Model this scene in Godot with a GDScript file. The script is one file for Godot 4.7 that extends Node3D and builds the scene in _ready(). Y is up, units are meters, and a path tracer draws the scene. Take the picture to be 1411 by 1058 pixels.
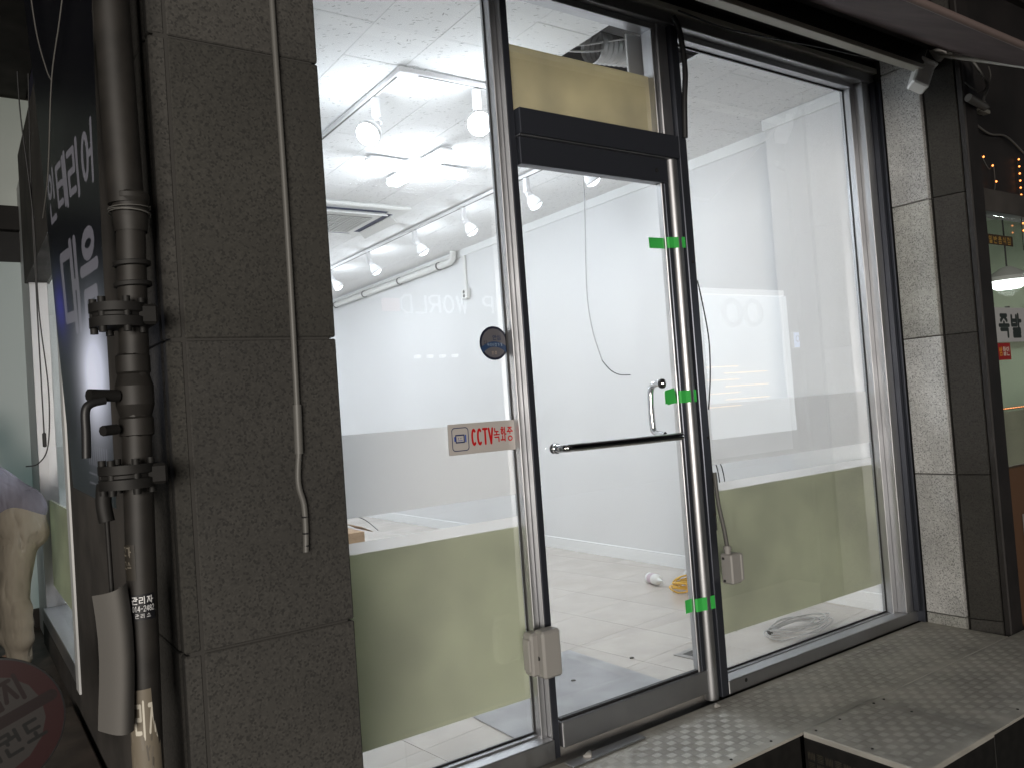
extends Node3D
# A glass-fronted empty shop at night: granite pillars, steel frames, film on the panes, track lights inside.

var M := {}
var used := {}
var rng := RandomNumberGenerator.new()


class Shape:
	var v := PackedVector3Array()
	var n := PackedVector3Array()
	var t := PackedVector2Array()

	func tri(a: Vector3, b: Vector3, c: Vector3, na: Vector3, nb: Vector3, nc: Vector3, ua := Vector2.ZERO, ub := Vector2.ZERO, uc := Vector2.ZERO) -> void:
		if (b - a).cross(c - a).dot(na + nb + nc) > 0.0:
			v.append_array([a, c, b])
			n.append_array([na, nc, nb])
			t.append_array([ua, uc, ub])
		else:
			v.append_array([a, b, c])
			n.append_array([na, nb, nc])
			t.append_array([ua, ub, uc])

	func quad(a: Vector3, b: Vector3, c: Vector3, d: Vector3, out: Vector3) -> void:
		tri(a, b, c, out, out, out, Vector2(0, 0), Vector2(1, 0), Vector2(1, 1))
		tri(a, c, d, out, out, out, Vector2(0, 0), Vector2(1, 1), Vector2(0, 1))

	func box(c: Vector3, s: Vector3, bevel := 0.0, turn := Basis.IDENTITY) -> Shape:
		var h := s / 2.0
		var b := minf(bevel, minf(h.x, minf(h.y, h.z)) * 0.9)
		for a in 3:
			var u := (a + 1) % 3
			var w := (a + 2) % 3
			for sg in [-1.0, 1.0]:
				var p := []
				for k in [[-1.0, -1.0], [1.0, -1.0], [1.0, 1.0], [-1.0, 1.0]]:
					var q := Vector3.ZERO
					q[a] = sg * h[a]
					q[u] = k[0] * (h[u] - b)
					q[w] = k[1] * (h[w] - b)
					p.append(c + turn * q)
				var o := Vector3.ZERO
				o[a] = sg
				quad(p[0], p[1], p[2], p[3], turn * o)
			if b > 0.0:
				for s1 in [-1.0, 1.0]:
					for s2 in [-1.0, 1.0]:
						var p := []
						for k in [[-1.0, 0], [1.0, 0], [1.0, 1], [-1.0, 1]]:
							var q := Vector3.ZERO
							q[a] = k[0] * (h[a] - b)
							q[u] = s1 * (h[u] - (b if k[1] == 1 else 0.0))
							q[w] = s2 * (h[w] - (b if k[1] == 0 else 0.0))
							p.append(c + turn * q)
						var o := Vector3.ZERO
						o[u] = s1
						o[w] = s2
						quad(p[0], p[1], p[2], p[3], turn * o.normalized())
		if b > 0.0:
			for sx in [-1.0, 1.0]:
				for sy in [-1.0, 1.0]:
					for sz in [-1.0, 1.0]:
						var o: Vector3 = turn * (Vector3(sx, sy, sz).normalized())
						tri(c + turn * Vector3(sx * h.x, sy * (h.y - b), sz * (h.z - b)), c + turn * Vector3(sx * (h.x - b), sy * h.y, sz * (h.z - b)), c + turn * Vector3(sx * (h.x - b), sy * (h.y - b), sz * h.z), o, o, o)
		return self

	# a box between two corners
	func span(lo: Vector3, hi: Vector3, bevel := 0.0) -> Shape:
		return box((lo + hi) / 2.0, (hi - lo).abs(), bevel)

	func tube(pts: Array, r: float, seg := 8, r2 := -1.0) -> Shape:
		var count := pts.size()
		var rings := []
		var up := Vector3.UP
		for i in count:
			var d: Vector3 = (pts[mini(i + 1, count - 1)] - pts[maxi(i - 1, 0)]).normalized()
			if absf(d.dot(up)) > 0.98:
				up = Vector3.RIGHT if absf(d.x) < 0.9 else Vector3.BACK
			var a := d.cross(up).normalized()
			var b := a.cross(d).normalized()
			up = b
			var rr := r if r2 < 0.0 else lerpf(r, r2, float(i) / (count - 1))
			var ring := []
			for k in seg:
				var o := a * cos(TAU * k / seg) + b * sin(TAU * k / seg)
				ring.append([pts[i] + o * rr, o])
			rings.append(ring)
		for i in count - 1:
			for k in seg:
				var p = rings[i][k]
				var q = rings[i][(k + 1) % seg]
				var s = rings[i + 1][(k + 1) % seg]
				var w = rings[i + 1][k]
				tri(p[0], q[0], s[0], p[1], q[1], s[1])
				tri(p[0], s[0], w[0], p[1], s[1], w[1])
		for e in [0, count - 1]:
			var d: Vector3 = (pts[0] - pts[1]).normalized() if e == 0 else (pts[count - 1] - pts[count - 2]).normalized()
			for k in seg:
				tri(pts[e], rings[e][k][0], rings[e][(k + 1) % seg][0], d, d, d)
		return self

	# profile of (radius, height) turned round the y axis of xf
	func lathe(profile: Array, xf: Transform3D, seg := 20) -> Shape:
		for i in profile.size() - 1:
			var p: Vector2 = profile[i]
			var q: Vector2 = profile[i + 1]
			var d := q - p
			var m := Vector2(d.y, -d.x).normalized()
			for k in seg:
				var a := TAU * k / seg
				var b := TAU * (k + 1) / seg
				var da := Vector3(cos(a), 0, sin(a))
				var db := Vector3(cos(b), 0, sin(b))
				var na: Vector3 = xf.basis * (da * m.x + Vector3.UP * m.y)
				var nb: Vector3 = xf.basis * (db * m.x + Vector3.UP * m.y)
				var p1: Vector3 = xf * (da * p.x + Vector3.UP * p.y)
				var p2: Vector3 = xf * (db * p.x + Vector3.UP * p.y)
				var q1: Vector3 = xf * (da * q.x + Vector3.UP * q.y)
				var q2: Vector3 = xf * (db * q.x + Vector3.UP * q.y)
				if q.x > 0.0:
					tri(p1, q2, q1, na, nb, na)
				if p.x > 0.0:
					tri(p1, p2, q2, na, nb, nb)
		return self

	# outline in the plane of xf's x and y, given a thickness along its z
	func plate(outline: PackedVector2Array, depth: float, xf: Transform3D) -> Shape:
		var index := Geometry2D.triangulate_polygon(outline)
		var lo := Vector2(1e9, 1e9)
		var hi := -lo
		for p in outline:
			lo = lo.min(p)
			hi = hi.max(p)
		for side in [0.0, -depth]:
			var out: Vector3 = xf.basis.z.normalized() * (1.0 if side == 0.0 else -1.0)
			for i in range(0, index.size(), 3):
				var p := []
				var w := []
				for k in 3:
					var q := outline[index[i + k]]
					p.append(xf * Vector3(q.x, q.y, side))
					w.append(Vector2((q.x - lo.x) / (hi.x - lo.x), (hi.y - q.y) / (hi.y - lo.y)))
				tri(p[0], p[1], p[2], out, out, out, w[0], w[1], w[2])
		var turned := 1.0 if Geometry2D.is_polygon_clockwise(outline) else -1.0
		for i in outline.size():
			var a := outline[i]
			var b := outline[(i + 1) % outline.size()]
			var e := (b - a).normalized()
			var out: Vector3 = (xf.basis * Vector3(-e.y * turned, e.x * turned, 0)).normalized()
			quad(xf * Vector3(a.x, a.y, 0), xf * Vector3(b.x, b.y, 0), xf * Vector3(b.x, b.y, -depth), xf * Vector3(a.x, a.y, -depth), out)
		return self

	# a printed rectangle: corner, its two edges, its face; v runs down along the second edge
	func print_on(corner: Vector3, along: Vector3, down: Vector3) -> Shape:
		var out := down.cross(along).normalized()
		quad(corner, corner + along, corner + along + down, corner + down, out)
		return self

	func mesh(m: Material) -> ArrayMesh:
		var a := []
		a.resize(Mesh.ARRAY_MAX)
		a[Mesh.ARRAY_VERTEX] = v
		a[Mesh.ARRAY_NORMAL] = n
		a[Mesh.ARRAY_TEX_UV] = t
		var out := ArrayMesh.new()
		out.add_surface_from_arrays(Mesh.PRIMITIVE_TRIANGLES, a)
		out.surface_set_material(0, m)
		return out


func numbered(called: String) -> String:
	var k: int = used.get(called, 0)
	used[called] = k + 1
	return called if k == 0 else "%s_%03d" % [called, k]


func thing(called: String, label: String, category: String, at := Vector3.ZERO, group := "") -> Node3D:
	var o := Node3D.new()
	o.name = numbered(called)
	add_child(o)
	o.position = at
	o.set_meta("label", label)
	o.set_meta("category", category)
	if group:
		o.set_meta("group", group)
	return o


func part(called: String, s: Shape, m: Material, parent: Node3D) -> MeshInstance3D:
	var o := MeshInstance3D.new()
	o.mesh = s.mesh(m)
	o.name = called
	parent.add_child(o, true)
	return o


func piece(called: String, mesh: Mesh, at: Transform3D, parent: Node3D) -> MeshInstance3D:
	var o := MeshInstance3D.new()
	o.mesh = mesh
	o.name = called
	o.transform = at
	parent.add_child(o, true)
	return o


func solo(called: String, s: Shape, m: Material, label: String, category: String, group := "") -> MeshInstance3D:
	var o := MeshInstance3D.new()
	o.mesh = s.mesh(m)
	o.name = numbered(called)
	add_child(o)
	o.set_meta("label", label)
	o.set_meta("category", category)
	if group:
		o.set_meta("group", group)
	return o


func struct(called: String, s: Shape, m: Material) -> MeshInstance3D:
	var o := MeshInstance3D.new()
	o.mesh = s.mesh(m)
	o.name = numbered(called)
	add_child(o)
	o.set_meta("kind", "structure")
	return o


func B(x0: float, x1: float, y0: float, y1: float, z0: float, z1: float, bevel := 0.0) -> Shape:
	return Shape.new().span(Vector3(x0, y0, z0), Vector3(x1, y1, z1), bevel)


func V(x: float, y: float, z: float) -> Vector3:
	return Vector3(x, y, z)


func smooth(pts: Array, steps := 6) -> Array:
	var c := Curve3D.new()
	for i in pts.size():
		var d: Vector3 = (pts[mini(i + 1, pts.size() - 1)] - pts[maxi(i - 1, 0)]) / 6.0
		c.add_point(pts[i], -d, d)
	var out := []
	for i in pts.size() - 1:
		for k in steps:
			out.append(c.sample(i, float(k) / steps))
	out.append(pts[pts.size() - 1])
	return out


func lin(r: float, g: float, b: float) -> Color:
	return Color(r, g, b).linear_to_srgb()


func paint(called: String, c: Color, rough: float, metal := 0.0) -> StandardMaterial3D:
	var m := StandardMaterial3D.new()
	m.resource_name = called
	m.albedo_color = c
	m.roughness = rough
	m.metallic = metal
	M[called] = m
	return m


func noise_of(kind: int, freq: float, sd: int, octaves := 3) -> FastNoiseLite:
	var f := FastNoiseLite.new()
	f.noise_type = kind as FastNoiseLite.NoiseType
	f.frequency = freq
	f.seed = sd
	f.fractal_octaves = octaves
	return f


# grey noise picture, values stretched between two linear tones
func tones(f: FastNoiseLite, size: int, lo: float, hi: float, sharp := 1.0) -> ImageTexture:
	var im := f.get_seamless_image(size, size)
	im.convert(Image.FORMAT_RGB8)
	for y in size:
		for x in size:
			var g := clampf((im.get_pixel(x, y).r - 0.5) * sharp + 0.5, 0.0, 1.0)
			var c := pow(lerpf(lo, hi, g), 1.0 / 2.2)
			im.set_pixel(x, y, Color(c, c, c))
	return ImageTexture.create_from_image(im)


func spread(m: StandardMaterial3D, tex: Texture2D, per_metre: float) -> void:
	m.albedo_texture = tex
	m.uv1_triplanar = true
	m.uv1_world_triplanar = true
	m.uv1_scale = Vector3.ONE * per_metre


func wear(m: StandardMaterial3D, tex: Texture2D, per_metre: float) -> void:
	m.detail_enabled = true
	m.detail_blend_mode = BaseMaterial3D.BLEND_MODE_MUL
	m.detail_uv_layer = BaseMaterial3D.DETAIL_UV_2
	m.detail_albedo = tex
	m.uv2_triplanar = true
	m.uv2_world_triplanar = true
	m.uv2_scale = Vector3.ONE * per_metre


func glow(called: String, c: Color, energy: float) -> StandardMaterial3D:
	var m := paint(called, Color(0.8, 0.8, 0.8), 0.4)
	m.emission_enabled = true
	m.emission = c
	m.emission_energy_multiplier = energy
	return m


# ---- flat print: strokes drawn into a picture ----
func stroke(im: Image, pts: Array, w: float, c: Color) -> void:
	for i in pts.size() - 1:
		var a: Vector2 = pts[i]
		var b: Vector2 = pts[i + 1]
		var lo := a.min(b) - Vector2.ONE * (w / 2 + 1)
		var hi := a.max(b) + Vector2.ONE * (w / 2 + 1)
		for y in range(maxi(0, int(lo.y)), mini(im.get_height() - 1, int(hi.y)) + 1):
			for x in range(maxi(0, int(lo.x)), mini(im.get_width() - 1, int(hi.x)) + 1):
				var p := Vector2(x + 0.5, y + 0.5)
				var d := p.distance_to(Geometry2D.get_closest_point_to_segment(p, a, b))
				var cover := clampf(w / 2 - d + 0.5, 0.0, 1.0)
				if cover > 0.0:
					im.set_pixel(x, y, im.get_pixel(x, y).lerp(c, cover))


func loop_of(cx: float, cy: float, rx: float, ry: float, from := 0.0, to := TAU) -> Array:
	var out := []
	for k in 17:
		var a := lerpf(from, to, k / 16.0)
		out.append(Vector2(cx + rx * cos(a), cy + ry * sin(a)))
	return out


func lines(text: String) -> Array:
	var out := []
	for l in text.split("|"):
		var pts := []
		for p in l.split(" ", false):
			var q := p.split(",")
			pts.append(Vector2(float(q[0]), float(q[1])))
		out.append(pts)
	return out


func jamo(k: String) -> Array:
	match k:
		"ㄱ": return lines("0,0 1,0 1,1")
		"ㄴ": return lines("0,0 0,1 1,1")
		"ㄷ": return lines("1,0 0,0 0,1 1,1")
		"ㄹ": return lines("0,0 1,0 1,.5 0,.5 0,1 1,1")
		"ㅁ": return lines("0,0 1,0 1,1 0,1 0,0")
		"ㅂ": return lines("0,0 0,1 1,1 1,0|0,.5 1,.5")
		"ㅅ": return lines("0,1 .5,0 1,1")
		"ㅇ": return [loop_of(0.5, 0.5, 0.5, 0.5)]
		"ㅈ": return lines("0,0 1,0|0,1 .5,.1 1,1")
		"ㅊ": return lines(".3,-.2 .7,-.2|0,.15 1,.15|0,1 .5,.2 1,1")
		"ㅌ": return lines("1,0 0,0 0,1 1,1|0,.5 1,.5")
		"ㅎ": return lines(".3,-.15 .7,-.15|0,.15 1,.15") + [loop_of(0.5, 0.68, 0.36, 0.32)]
		"ㅏ": return lines(".3,0 .3,1|.3,.5 1,.5")
		"ㅐ": return lines(".1,0 .1,1|.1,.5 .8,.5|.8,0 .8,1")
		"ㅓ": return lines(".8,0 .8,1|.8,.5 0,.5")
		"ㅔ": return lines(".4,.05 .4,.95|.4,.5 0,.5|.95,0 .95,1")
		"ㅣ": return lines(".5,0 .5,1")
		"ㅗ": return lines("0,1 1,1|.5,1 .5,.2")
		"ㅜ": return lines("0,0 1,0|.5,0 .5,.9")
		"ㅡ": return lines("0,.5 1,.5")
	return []


func put(im: Image, strokes: Array, r: Rect2, w: float, c: Color) -> void:
	for s in strokes:
		var pts := []
		for p in s:
			pts.append(r.position + r.size * p)
		stroke(im, pts, w, c)


func syllable(im: Image, ch: String, r: Rect2, w: float, c: Color) -> void:
	var s := ch.unicode_at(0) - 0xAC00
	var first: String = "ㄱㄲㄴㄷㄸㄹㅁㅂㅃㅅㅆㅇㅈㅉㅊㅋㅌㅍㅎ"[s / 588]
	var vowel := (s % 588) / 28
	var last := s % 28
	var h := 0.56 if last else 1.0
	var parts := {0: "ㅏ", 1: "ㅐ", 4: "ㅓ", 5: "ㅔ", 20: "ㅣ", 8: "ㅗ", 13: "ㅜ", 18: "ㅡ"}
	if vowel in [0, 1, 4, 5, 20]:
		put(im, jamo(first), Rect2(r.position + r.size * Vector2(0.02, 0.1 * h), r.size * Vector2(0.5, 0.75 * h)), w, c)
		put(im, jamo(parts[vowel]), Rect2(r.position + r.size * Vector2(0.62, 0), r.size * Vector2(0.36, h)), w, c)
	elif vowel in [9, 14]:
		put(im, jamo(first), Rect2(r.position + r.size * Vector2(0.1, 0.06 * h), r.size * Vector2(0.45, 0.42 * h)), w, c)
		put(im, jamo("ㅗ" if vowel == 9 else "ㅜ"), Rect2(r.position + r.size * Vector2(0.02, 0.55 * h), r.size * Vector2(0.62, 0.36 * h)), w, c)
		put(im, jamo("ㅏ" if vowel == 9 else "ㅓ"), Rect2(r.position + r.size * Vector2(0.66, 0), r.size * Vector2(0.32, h)), w, c)
	else:
		put(im, jamo(first), Rect2(r.position + r.size * Vector2(0.2, 0.05 * h), r.size * Vector2(0.6, 0.42 * h)), w, c)
		put(im, jamo(parts[vowel]), Rect2(r.position + r.size * Vector2(0.02, 0.58 * h), r.size * Vector2(0.96, 0.3 * h)), w, c)
	if last:
		var low: String = {1: "ㄱ", 4: "ㄴ", 8: "ㄹ", 16: "ㅁ", 17: "ㅂ", 19: "ㅅ", 21: "ㅇ"}[last]
		put(im, jamo(low), Rect2(r.position + r.size * Vector2(0.15, 0.68), r.size * Vector2(0.7, 0.32)), w, c)


func latin(ch: String) -> Array:
	match ch:
		"C": return [loop_of(0.5, 0.5, 0.46, 0.5, 0.9, TAU - 0.9)]
		"T": return lines("0,0 1,0|.5,0 .5,1")
		"V": return lines("0,0 .5,1 1,0")
		"P": return lines("0,1 0,0 .7,0 1,.12 1,.4 .7,.54 0,.54")
		"W": return lines("0,0 .25,1 .5,.2 .75,1 1,0")
		"O", "0": return [loop_of(0.5, 0.5, 0.48, 0.5)]
		"R": return lines("0,1 0,0 .7,0 1,.12 1,.4 .7,.54 0,.54|.5,.54 1,1")
		"L": return lines("0,0 0,1 1,1")
		"D": return lines("0,0 0,1 .6,1 1,.75 1,.25 .6,0 0,0")
		"1": return lines(".2,.2 .5,0 .5,1")
		"2": return lines("0,.2 .3,0 .8,0 1,.25 0,1 1,1")
		"4": return lines(".75,1 .75,0 0,.7 1,.7")
		"5": return lines("1,0 .1,0 0,.45 .7,.4 1,.65 .7,1 0,1")
		"8": return [loop_of(0.5, 0.25, 0.38, 0.25), loop_of(0.5, 0.75, 0.46, 0.25)]
		"-": return lines("0,.5 1,.5")
	return []


func write(im: Image, text: String, at: Vector2, cell: Vector2, gap: float, w: float, c: Color) -> void:
	var x := at.x
	for ch in text:
		if ch != " ":
			if ch.unicode_at(0) >= 0xAC00:
				syllable(im, ch, Rect2(x, at.y, cell.x, cell.y), w, c)
			else:
				put(im, latin(ch), Rect2(x, at.y, cell.x, cell.y), w, c)
		x += cell.x + gap


func blank(w: int, h: int, c: Color) -> Image:
	var im := Image.create(w, h, false, Image.FORMAT_RGB8)
	im.fill(c)
	return im


func printed(called: String, im: Image, rough := 0.5) -> StandardMaterial3D:
	var m := paint(called, Color.WHITE, rough)
	m.albedo_texture = ImageTexture.create_from_image(im)
	m.texture_repeat = false
	return m


# ---- bodies: tapered capsules joined smoothly, meshed as surface nets ----
func body(bones: Array, k: float, cell: float) -> Shape:
	var lo := Vector3.ONE * 1e9
	var hi := -lo
	for b in bones:
		var r: float = maxf(b[2], b[3]) + k + cell * 2
		lo = lo.min(b[0] - Vector3.ONE * r).min(b[1] - Vector3.ONE * r)
		hi = hi.max(b[0] + Vector3.ONE * r).max(b[1] + Vector3.ONE * r)
	var dim := Vector3i(((hi - lo) / cell).ceil()) + Vector3i.ONE
	var f := PackedFloat32Array()
	f.resize(dim.x * dim.y * dim.z)
	f.fill(1.0)
	for b in bones:
		var a: Vector3 = b[0]
		var ab: Vector3 = b[1] - a
		var l2 := maxf(ab.length_squared(), 1e-8)
		var r: float = maxf(b[2], b[3]) + k + cell * 2
		var p0 := Vector3i(((a.min(b[1]) - Vector3.ONE * r - lo) / cell).floor()).clamp(Vector3i.ZERO, dim - Vector3i.ONE)
		var p1 := Vector3i(((a.max(b[1]) + Vector3.ONE * r - lo) / cell).ceil()).clamp(Vector3i.ZERO, dim - Vector3i.ONE)
		for z in range(p0.z, p1.z + 1):
			for y in range(p0.y, p1.y + 1):
				var row := (z * dim.y + y) * dim.x
				for x in range(p0.x, p1.x + 1):
					var p := lo + Vector3(x, y, z) * cell
					var s := clampf((p - a).dot(ab) / l2, 0.0, 1.0)
					var d := p.distance_to(a + ab * s) - lerpf(b[2], b[3], s)
					var e := f[row + x]
					var hh := maxf(k - absf(d - e), 0.0) / k
					f[row + x] = minf(d, e) - hh * hh * k * 0.25
	var at := {}
	var pos := []
	var nrm := []
	var step := [1, dim.x, dim.x * dim.y]
	for z in dim.z - 1:
		for y in dim.y - 1:
			for x in dim.x - 1:
				var i := (z * dim.y + y) * dim.x + x
				var inside := 0
				for c in 8:
					if f[i + (c & 1) * step[0] + ((c >> 1) & 1) * step[1] + (c >> 2) * step[2]] < 0.0:
						inside += 1
				if inside == 0 or inside == 8:
					continue
				var sum := Vector3.ZERO
				var hits := 0
				for c in 8:
					for ax in 3:
						if c & (1 << ax):
							continue
						var q0 := Vector3(c & 1, (c >> 1) & 1, c >> 2)
						var i0: int = i + (c & 1) * step[0] + ((c >> 1) & 1) * step[1] + (c >> 2) * step[2]
						var f0 := f[i0]
						var f1: float = f[i0 + step[ax]]
						if (f0 < 0.0) != (f1 < 0.0):
							q0[ax] += f0 / (f0 - f1)
							sum += q0
							hits += 1
				at[i] = pos.size()
				pos.append(lo + (Vector3(x, y, z) + sum / hits) * cell)
				nrm.append(Vector3(f[i + 1] - f[i], f[i + step[1]] - f[i], f[i + step[2]] - f[i]).normalized())
	var out := Shape.new()
	for i in at:
		for ax in 3:
			var u: int = step[(ax + 1) % 3]
			var w: int = step[(ax + 2) % 3]
			if (f[i] < 0.0) == (f[i + step[ax]] < 0.0):
				continue
			if at.has(i - u) and at.has(i - w) and at.has(i - u - w):
				var q := [at[i], at[i - u], at[i - u - w], at[i - w]]
				out.tri(pos[q[0]], pos[q[1]], pos[q[2]], nrm[q[0]], nrm[q[1]], nrm[q[2]])
				out.tri(pos[q[0]], pos[q[2]], pos[q[3]], nrm[q[0]], nrm[q[2]], nrm[q[3]])
	return out


func materials() -> void:
	var g := FastNoiseLite.new()
	g.noise_type = FastNoiseLite.TYPE_CELLULAR
	g.cellular_return_type = FastNoiseLite.RETURN_CELL_VALUE
	g.frequency = 0.21
	g.seed = 11
	g.fractal_type = FastNoiseLite.FRACTAL_NONE
	var im := g.get_seamless_image(512, 512)
	im.convert(Image.FORMAT_RGB8)
	for y in 512:
		for x in 512:
			var q := im.get_pixel(x, y).r
			var c := 0.55
			if q < 0.14:
				c = 0.28
			elif q < 0.3:
				c = 0.43
			elif q > 0.82:
				c = 0.66
			c = pow(c, 1.0 / 2.2)
			im.set_pixel(x, y, Color(c, c, c * 0.99))
	var blot := tones(noise_of(FastNoiseLite.TYPE_SIMPLEX_SMOOTH, 0.012, 8, 5), 256, 0.72, 1.0, 1.3)
	var soft := tones(noise_of(FastNoiseLite.TYPE_SIMPLEX_SMOOTH, 0.01, 9, 4), 256, 0.78, 1.0, 1.5)
	var faint := tones(noise_of(FastNoiseLite.TYPE_SIMPLEX_SMOOTH, 0.01, 19, 4), 256, 0.9, 1.0, 1.5)
	var fine := tones(noise_of(FastNoiseLite.TYPE_SIMPLEX_SMOOTH, 0.1, 3, 3), 256, 0.25, 1.0, 1.2)
	var grime := tones(noise_of(FastNoiseLite.TYPE_SIMPLEX_SMOOTH, 0.014, 51, 6), 256, 0.76, 1.0, 1.7)
	var granite := paint("granite", Color.WHITE, 0.75)
	spread(granite, ImageTexture.create_from_image(im), 2.0)
	wear(granite, blot, 0.7)
	granite.heightmap_enabled = true
	granite.heightmap_texture = granite.albedo_texture
	granite.heightmap_scale = 0.06
	# same granite with shade put into its colour, for the dim street-side faces
	var sooty := paint("shaded_granite", lin(0.084, 0.079, 0.072), 0.85)
	spread(sooty, granite.albedo_texture, 2.0)
	wear(sooty, blot, 0.5)
	sooty.heightmap_enabled = true
	sooty.heightmap_texture = granite.albedo_texture
	sooty.heightmap_scale = 0.06
	for k in 3:
		var tint := [0.9, 1.0, 0.95][k] as float
		for pair in [["granite", granite], ["sooty", sooty]]:
			var v: StandardMaterial3D = pair[1].duplicate()
			var was: Color = pair[1].albedo_color
			v.albedo_color = Color(was.r * tint, was.g * tint, was.b * (tint if k else tint * 0.98))
			v.uv1_offset = Vector3(0.37, 0.21, 0.13) * k
			v.uv2_offset = Vector3(0.31, 0.17, 0.23) * k
			v.resource_name = "%s_%d" % [pair[0], k]
			M[v.resource_name] = v
	var steel := paint("steel", lin(0.48, 0.485, 0.5), 0.3, 1.0)
	steel.roughness_texture = tones(noise_of(FastNoiseLite.TYPE_SIMPLEX_SMOOTH, 0.03, 5, 4), 256, 0.11, 0.2, 1.2)
	steel.roughness = 1.0
	steel.uv1_triplanar = true
	steel.uv1_world_triplanar = true
	steel.uv1_scale = Vector3(2, 0.5, 2)
	var dark := paint("dark_steel", lin(0.055, 0.06, 0.075), 0.36, 0.6)
	dark.roughness = 0.3
	dark.uv1_triplanar = true
	dark.uv1_world_triplanar = true
	dark.uv1_scale = Vector3(2, 0.5, 2)
	paint("chrome", lin(0.75, 0.75, 0.76), 0.08, 1.0)
	var alu := paint("tread_metal", lin(0.52, 0.5, 0.45), 0.5, 0.15)
	spread(alu, blot, 1.1)
	alu.roughness_texture = fine
	alu.roughness = 0.8
	var alu2 := paint("tread_bar", lin(0.44, 0.425, 0.385), 0.45, 0.25)
	wear(alu2, grime, 0.8)
	wear(alu, grime, 0.8)
	paint("side_bar", lin(0.09, 0.08, 0.06), 0.35, 0.7)
	paint("awning_bar", lin(0.16, 0.12, 0.11), 0.6)
	paint("rubber", lin(0.012, 0.012, 0.013), 0.5)
	paint("black_plastic", lin(0.015, 0.015, 0.016), 0.45)
	var white := paint("wall_white", lin(0.71, 0.715, 0.72), 0.6)
	spread(white, tones(noise_of(FastNoiseLite.TYPE_SIMPLEX_SMOOTH, 0.008, 21, 3), 128, 0.94, 1.0), 0.35)
	paint("trim_white", lin(0.76, 0.77, 0.77), 0.45)
	paint("plastic_white", lin(0.7, 0.7, 0.68), 0.4)
	paint("old_plastic", lin(0.29, 0.28, 0.265), 0.45)
	paint("lamp_white", lin(0.75, 0.75, 0.76), 0.35)
	# mineral ceiling board with short worm holes
	var cb := blank(512, 512, Color(0.96, 0.96, 0.96))
	rng.seed = 5
	for i in 330:
		var p := Vector2(rng.randf_range(4, 508), rng.randf_range(4, 508))
		var a := rng.randfn(0.6, 0.5)
		var l := rng.randf_range(2.0, 11.0)
		stroke(cb, [p, p + Vector2(cos(a), sin(a)) * l], rng.randf_range(1.8, 3.6), Color(0.66, 0.66, 0.65).lerp(Color(0.9, 0.9, 0.9), rng.randf()))
	var board := paint("ceiling_board", lin(0.9, 0.9, 0.9), 0.9)
	spread(board, ImageTexture.create_from_image(cb), 1.35)
	board.heightmap_enabled = true
	board.heightmap_texture = board.albedo_texture
	board.heightmap_scale = 0.12
	for k in 3:
		var tile := paint("floor_tile_%d" % k, lin(0.54 + 0.01 * k, 0.495 + 0.01 * k, 0.445 + 0.01 * k), 0.22)
		spread(tile, faint, 0.7 + 0.3 * k)
	paint("grout", lin(0.33, 0.31, 0.285), 0.9)
	var mat := paint("mat", lin(0.38, 0.382, 0.395), 0.55)
	spread(mat, soft, 1.3)
	var glass := paint("glass", Color(1, 1, 1, 0.03), 0.0)
	glass.transparency = BaseMaterial3D.TRANSPARENCY_ALPHA
	var film := paint("green_film", lin(0.615, 0.64, 0.50), 0.55)
	spread(film, soft, 0.55)
	film.backlight_enabled = true
	film.backlight = Color(1, 1, 1)
	var buff := paint("buff_film", lin(0.64, 0.58, 0.395), 0.5)
	spread(buff, soft, 0.8)
	buff.backlight_enabled = true
	buff.backlight = Color(0.95, 0.95, 0.95)
	var frost := paint("frost_film", Color(lin(0.63, 0.63, 0.62), 0.76), 0.6)
	frost.transparency = BaseMaterial3D.TRANSPARENCY_ALPHA
	frost.backlight_enabled = true
	frost.backlight = Color(1, 1, 1)
	var edge := frost.duplicate() as StandardMaterial3D
	edge.resource_name = "edge_film"
	edge.albedo_color = Color(lin(0.88, 0.88, 0.87), 0.6)
	M["edge_film"] = edge
	var soil := tones(noise_of(FastNoiseLite.TYPE_SIMPLEX_SMOOTH, 0.015, 31, 5), 256, 0.55, 1.0, 1.5)
	var brown := paint("brown_board", lin(0.018, 0.0145, 0.0135), 0.6)
	spread(brown, soil, 0.8)
	paint("pale_metal", lin(0.42, 0.41, 0.36), 0.5, 0.0)
	var cloth := paint("awning_cloth", lin(0.085, 0.06, 0.058), 0.9)
	spread(cloth, soil, 0.9)
	cloth.backlight_enabled = true
	cloth.backlight = Color(0.15, 0.15, 0.15)
	var mortar := paint("mortar", lin(0.035, 0.033, 0.03), 0.95)
	mortar.uv1_triplanar = true
	var pipe := paint("gas_pipe", lin(0.02, 0.0175, 0.015), 0.6, 0.1)
	spread(pipe, soil, 3.0)
	var iron := paint("flange_iron", lin(0.012, 0.011, 0.010), 0.65, 0.2)
	spread(iron, soil, 5.0)
	paint("conduit", lin(0.10, 0.097, 0.09), 0.5)
	var plaster := paint("side_plaster", lin(0.07, 0.062, 0.056), 0.85)
	spread(plaster, soil, 0.6)
	var asphalt := paint("asphalt", lin(0.05, 0.05, 0.05), 0.9)
	spread(asphalt, fine, 4.0)
	var stone := paint("corridor_stone", lin(0.15, 0.115, 0.095), 0.55)
	spread(stone, soil, 0.9)
	paint("green_tape", lin(0.045, 0.48, 0.08), 0.5)
	paint("pink_label", lin(0.5, 0.4, 0.44), 0.6)
	paint("paper", lin(0.10, 0.095, 0.088), 0.8)
	paint("yellow_cable", lin(0.75, 0.42, 0.01), 0.45)
	paint("grey_cable", lin(0.42, 0.42, 0.42), 0.5)
	paint("white_cable", lin(0.62, 0.62, 0.62), 0.5)
	var card := paint("cardboard", lin(0.42, 0.29, 0.18), 0.8)
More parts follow.
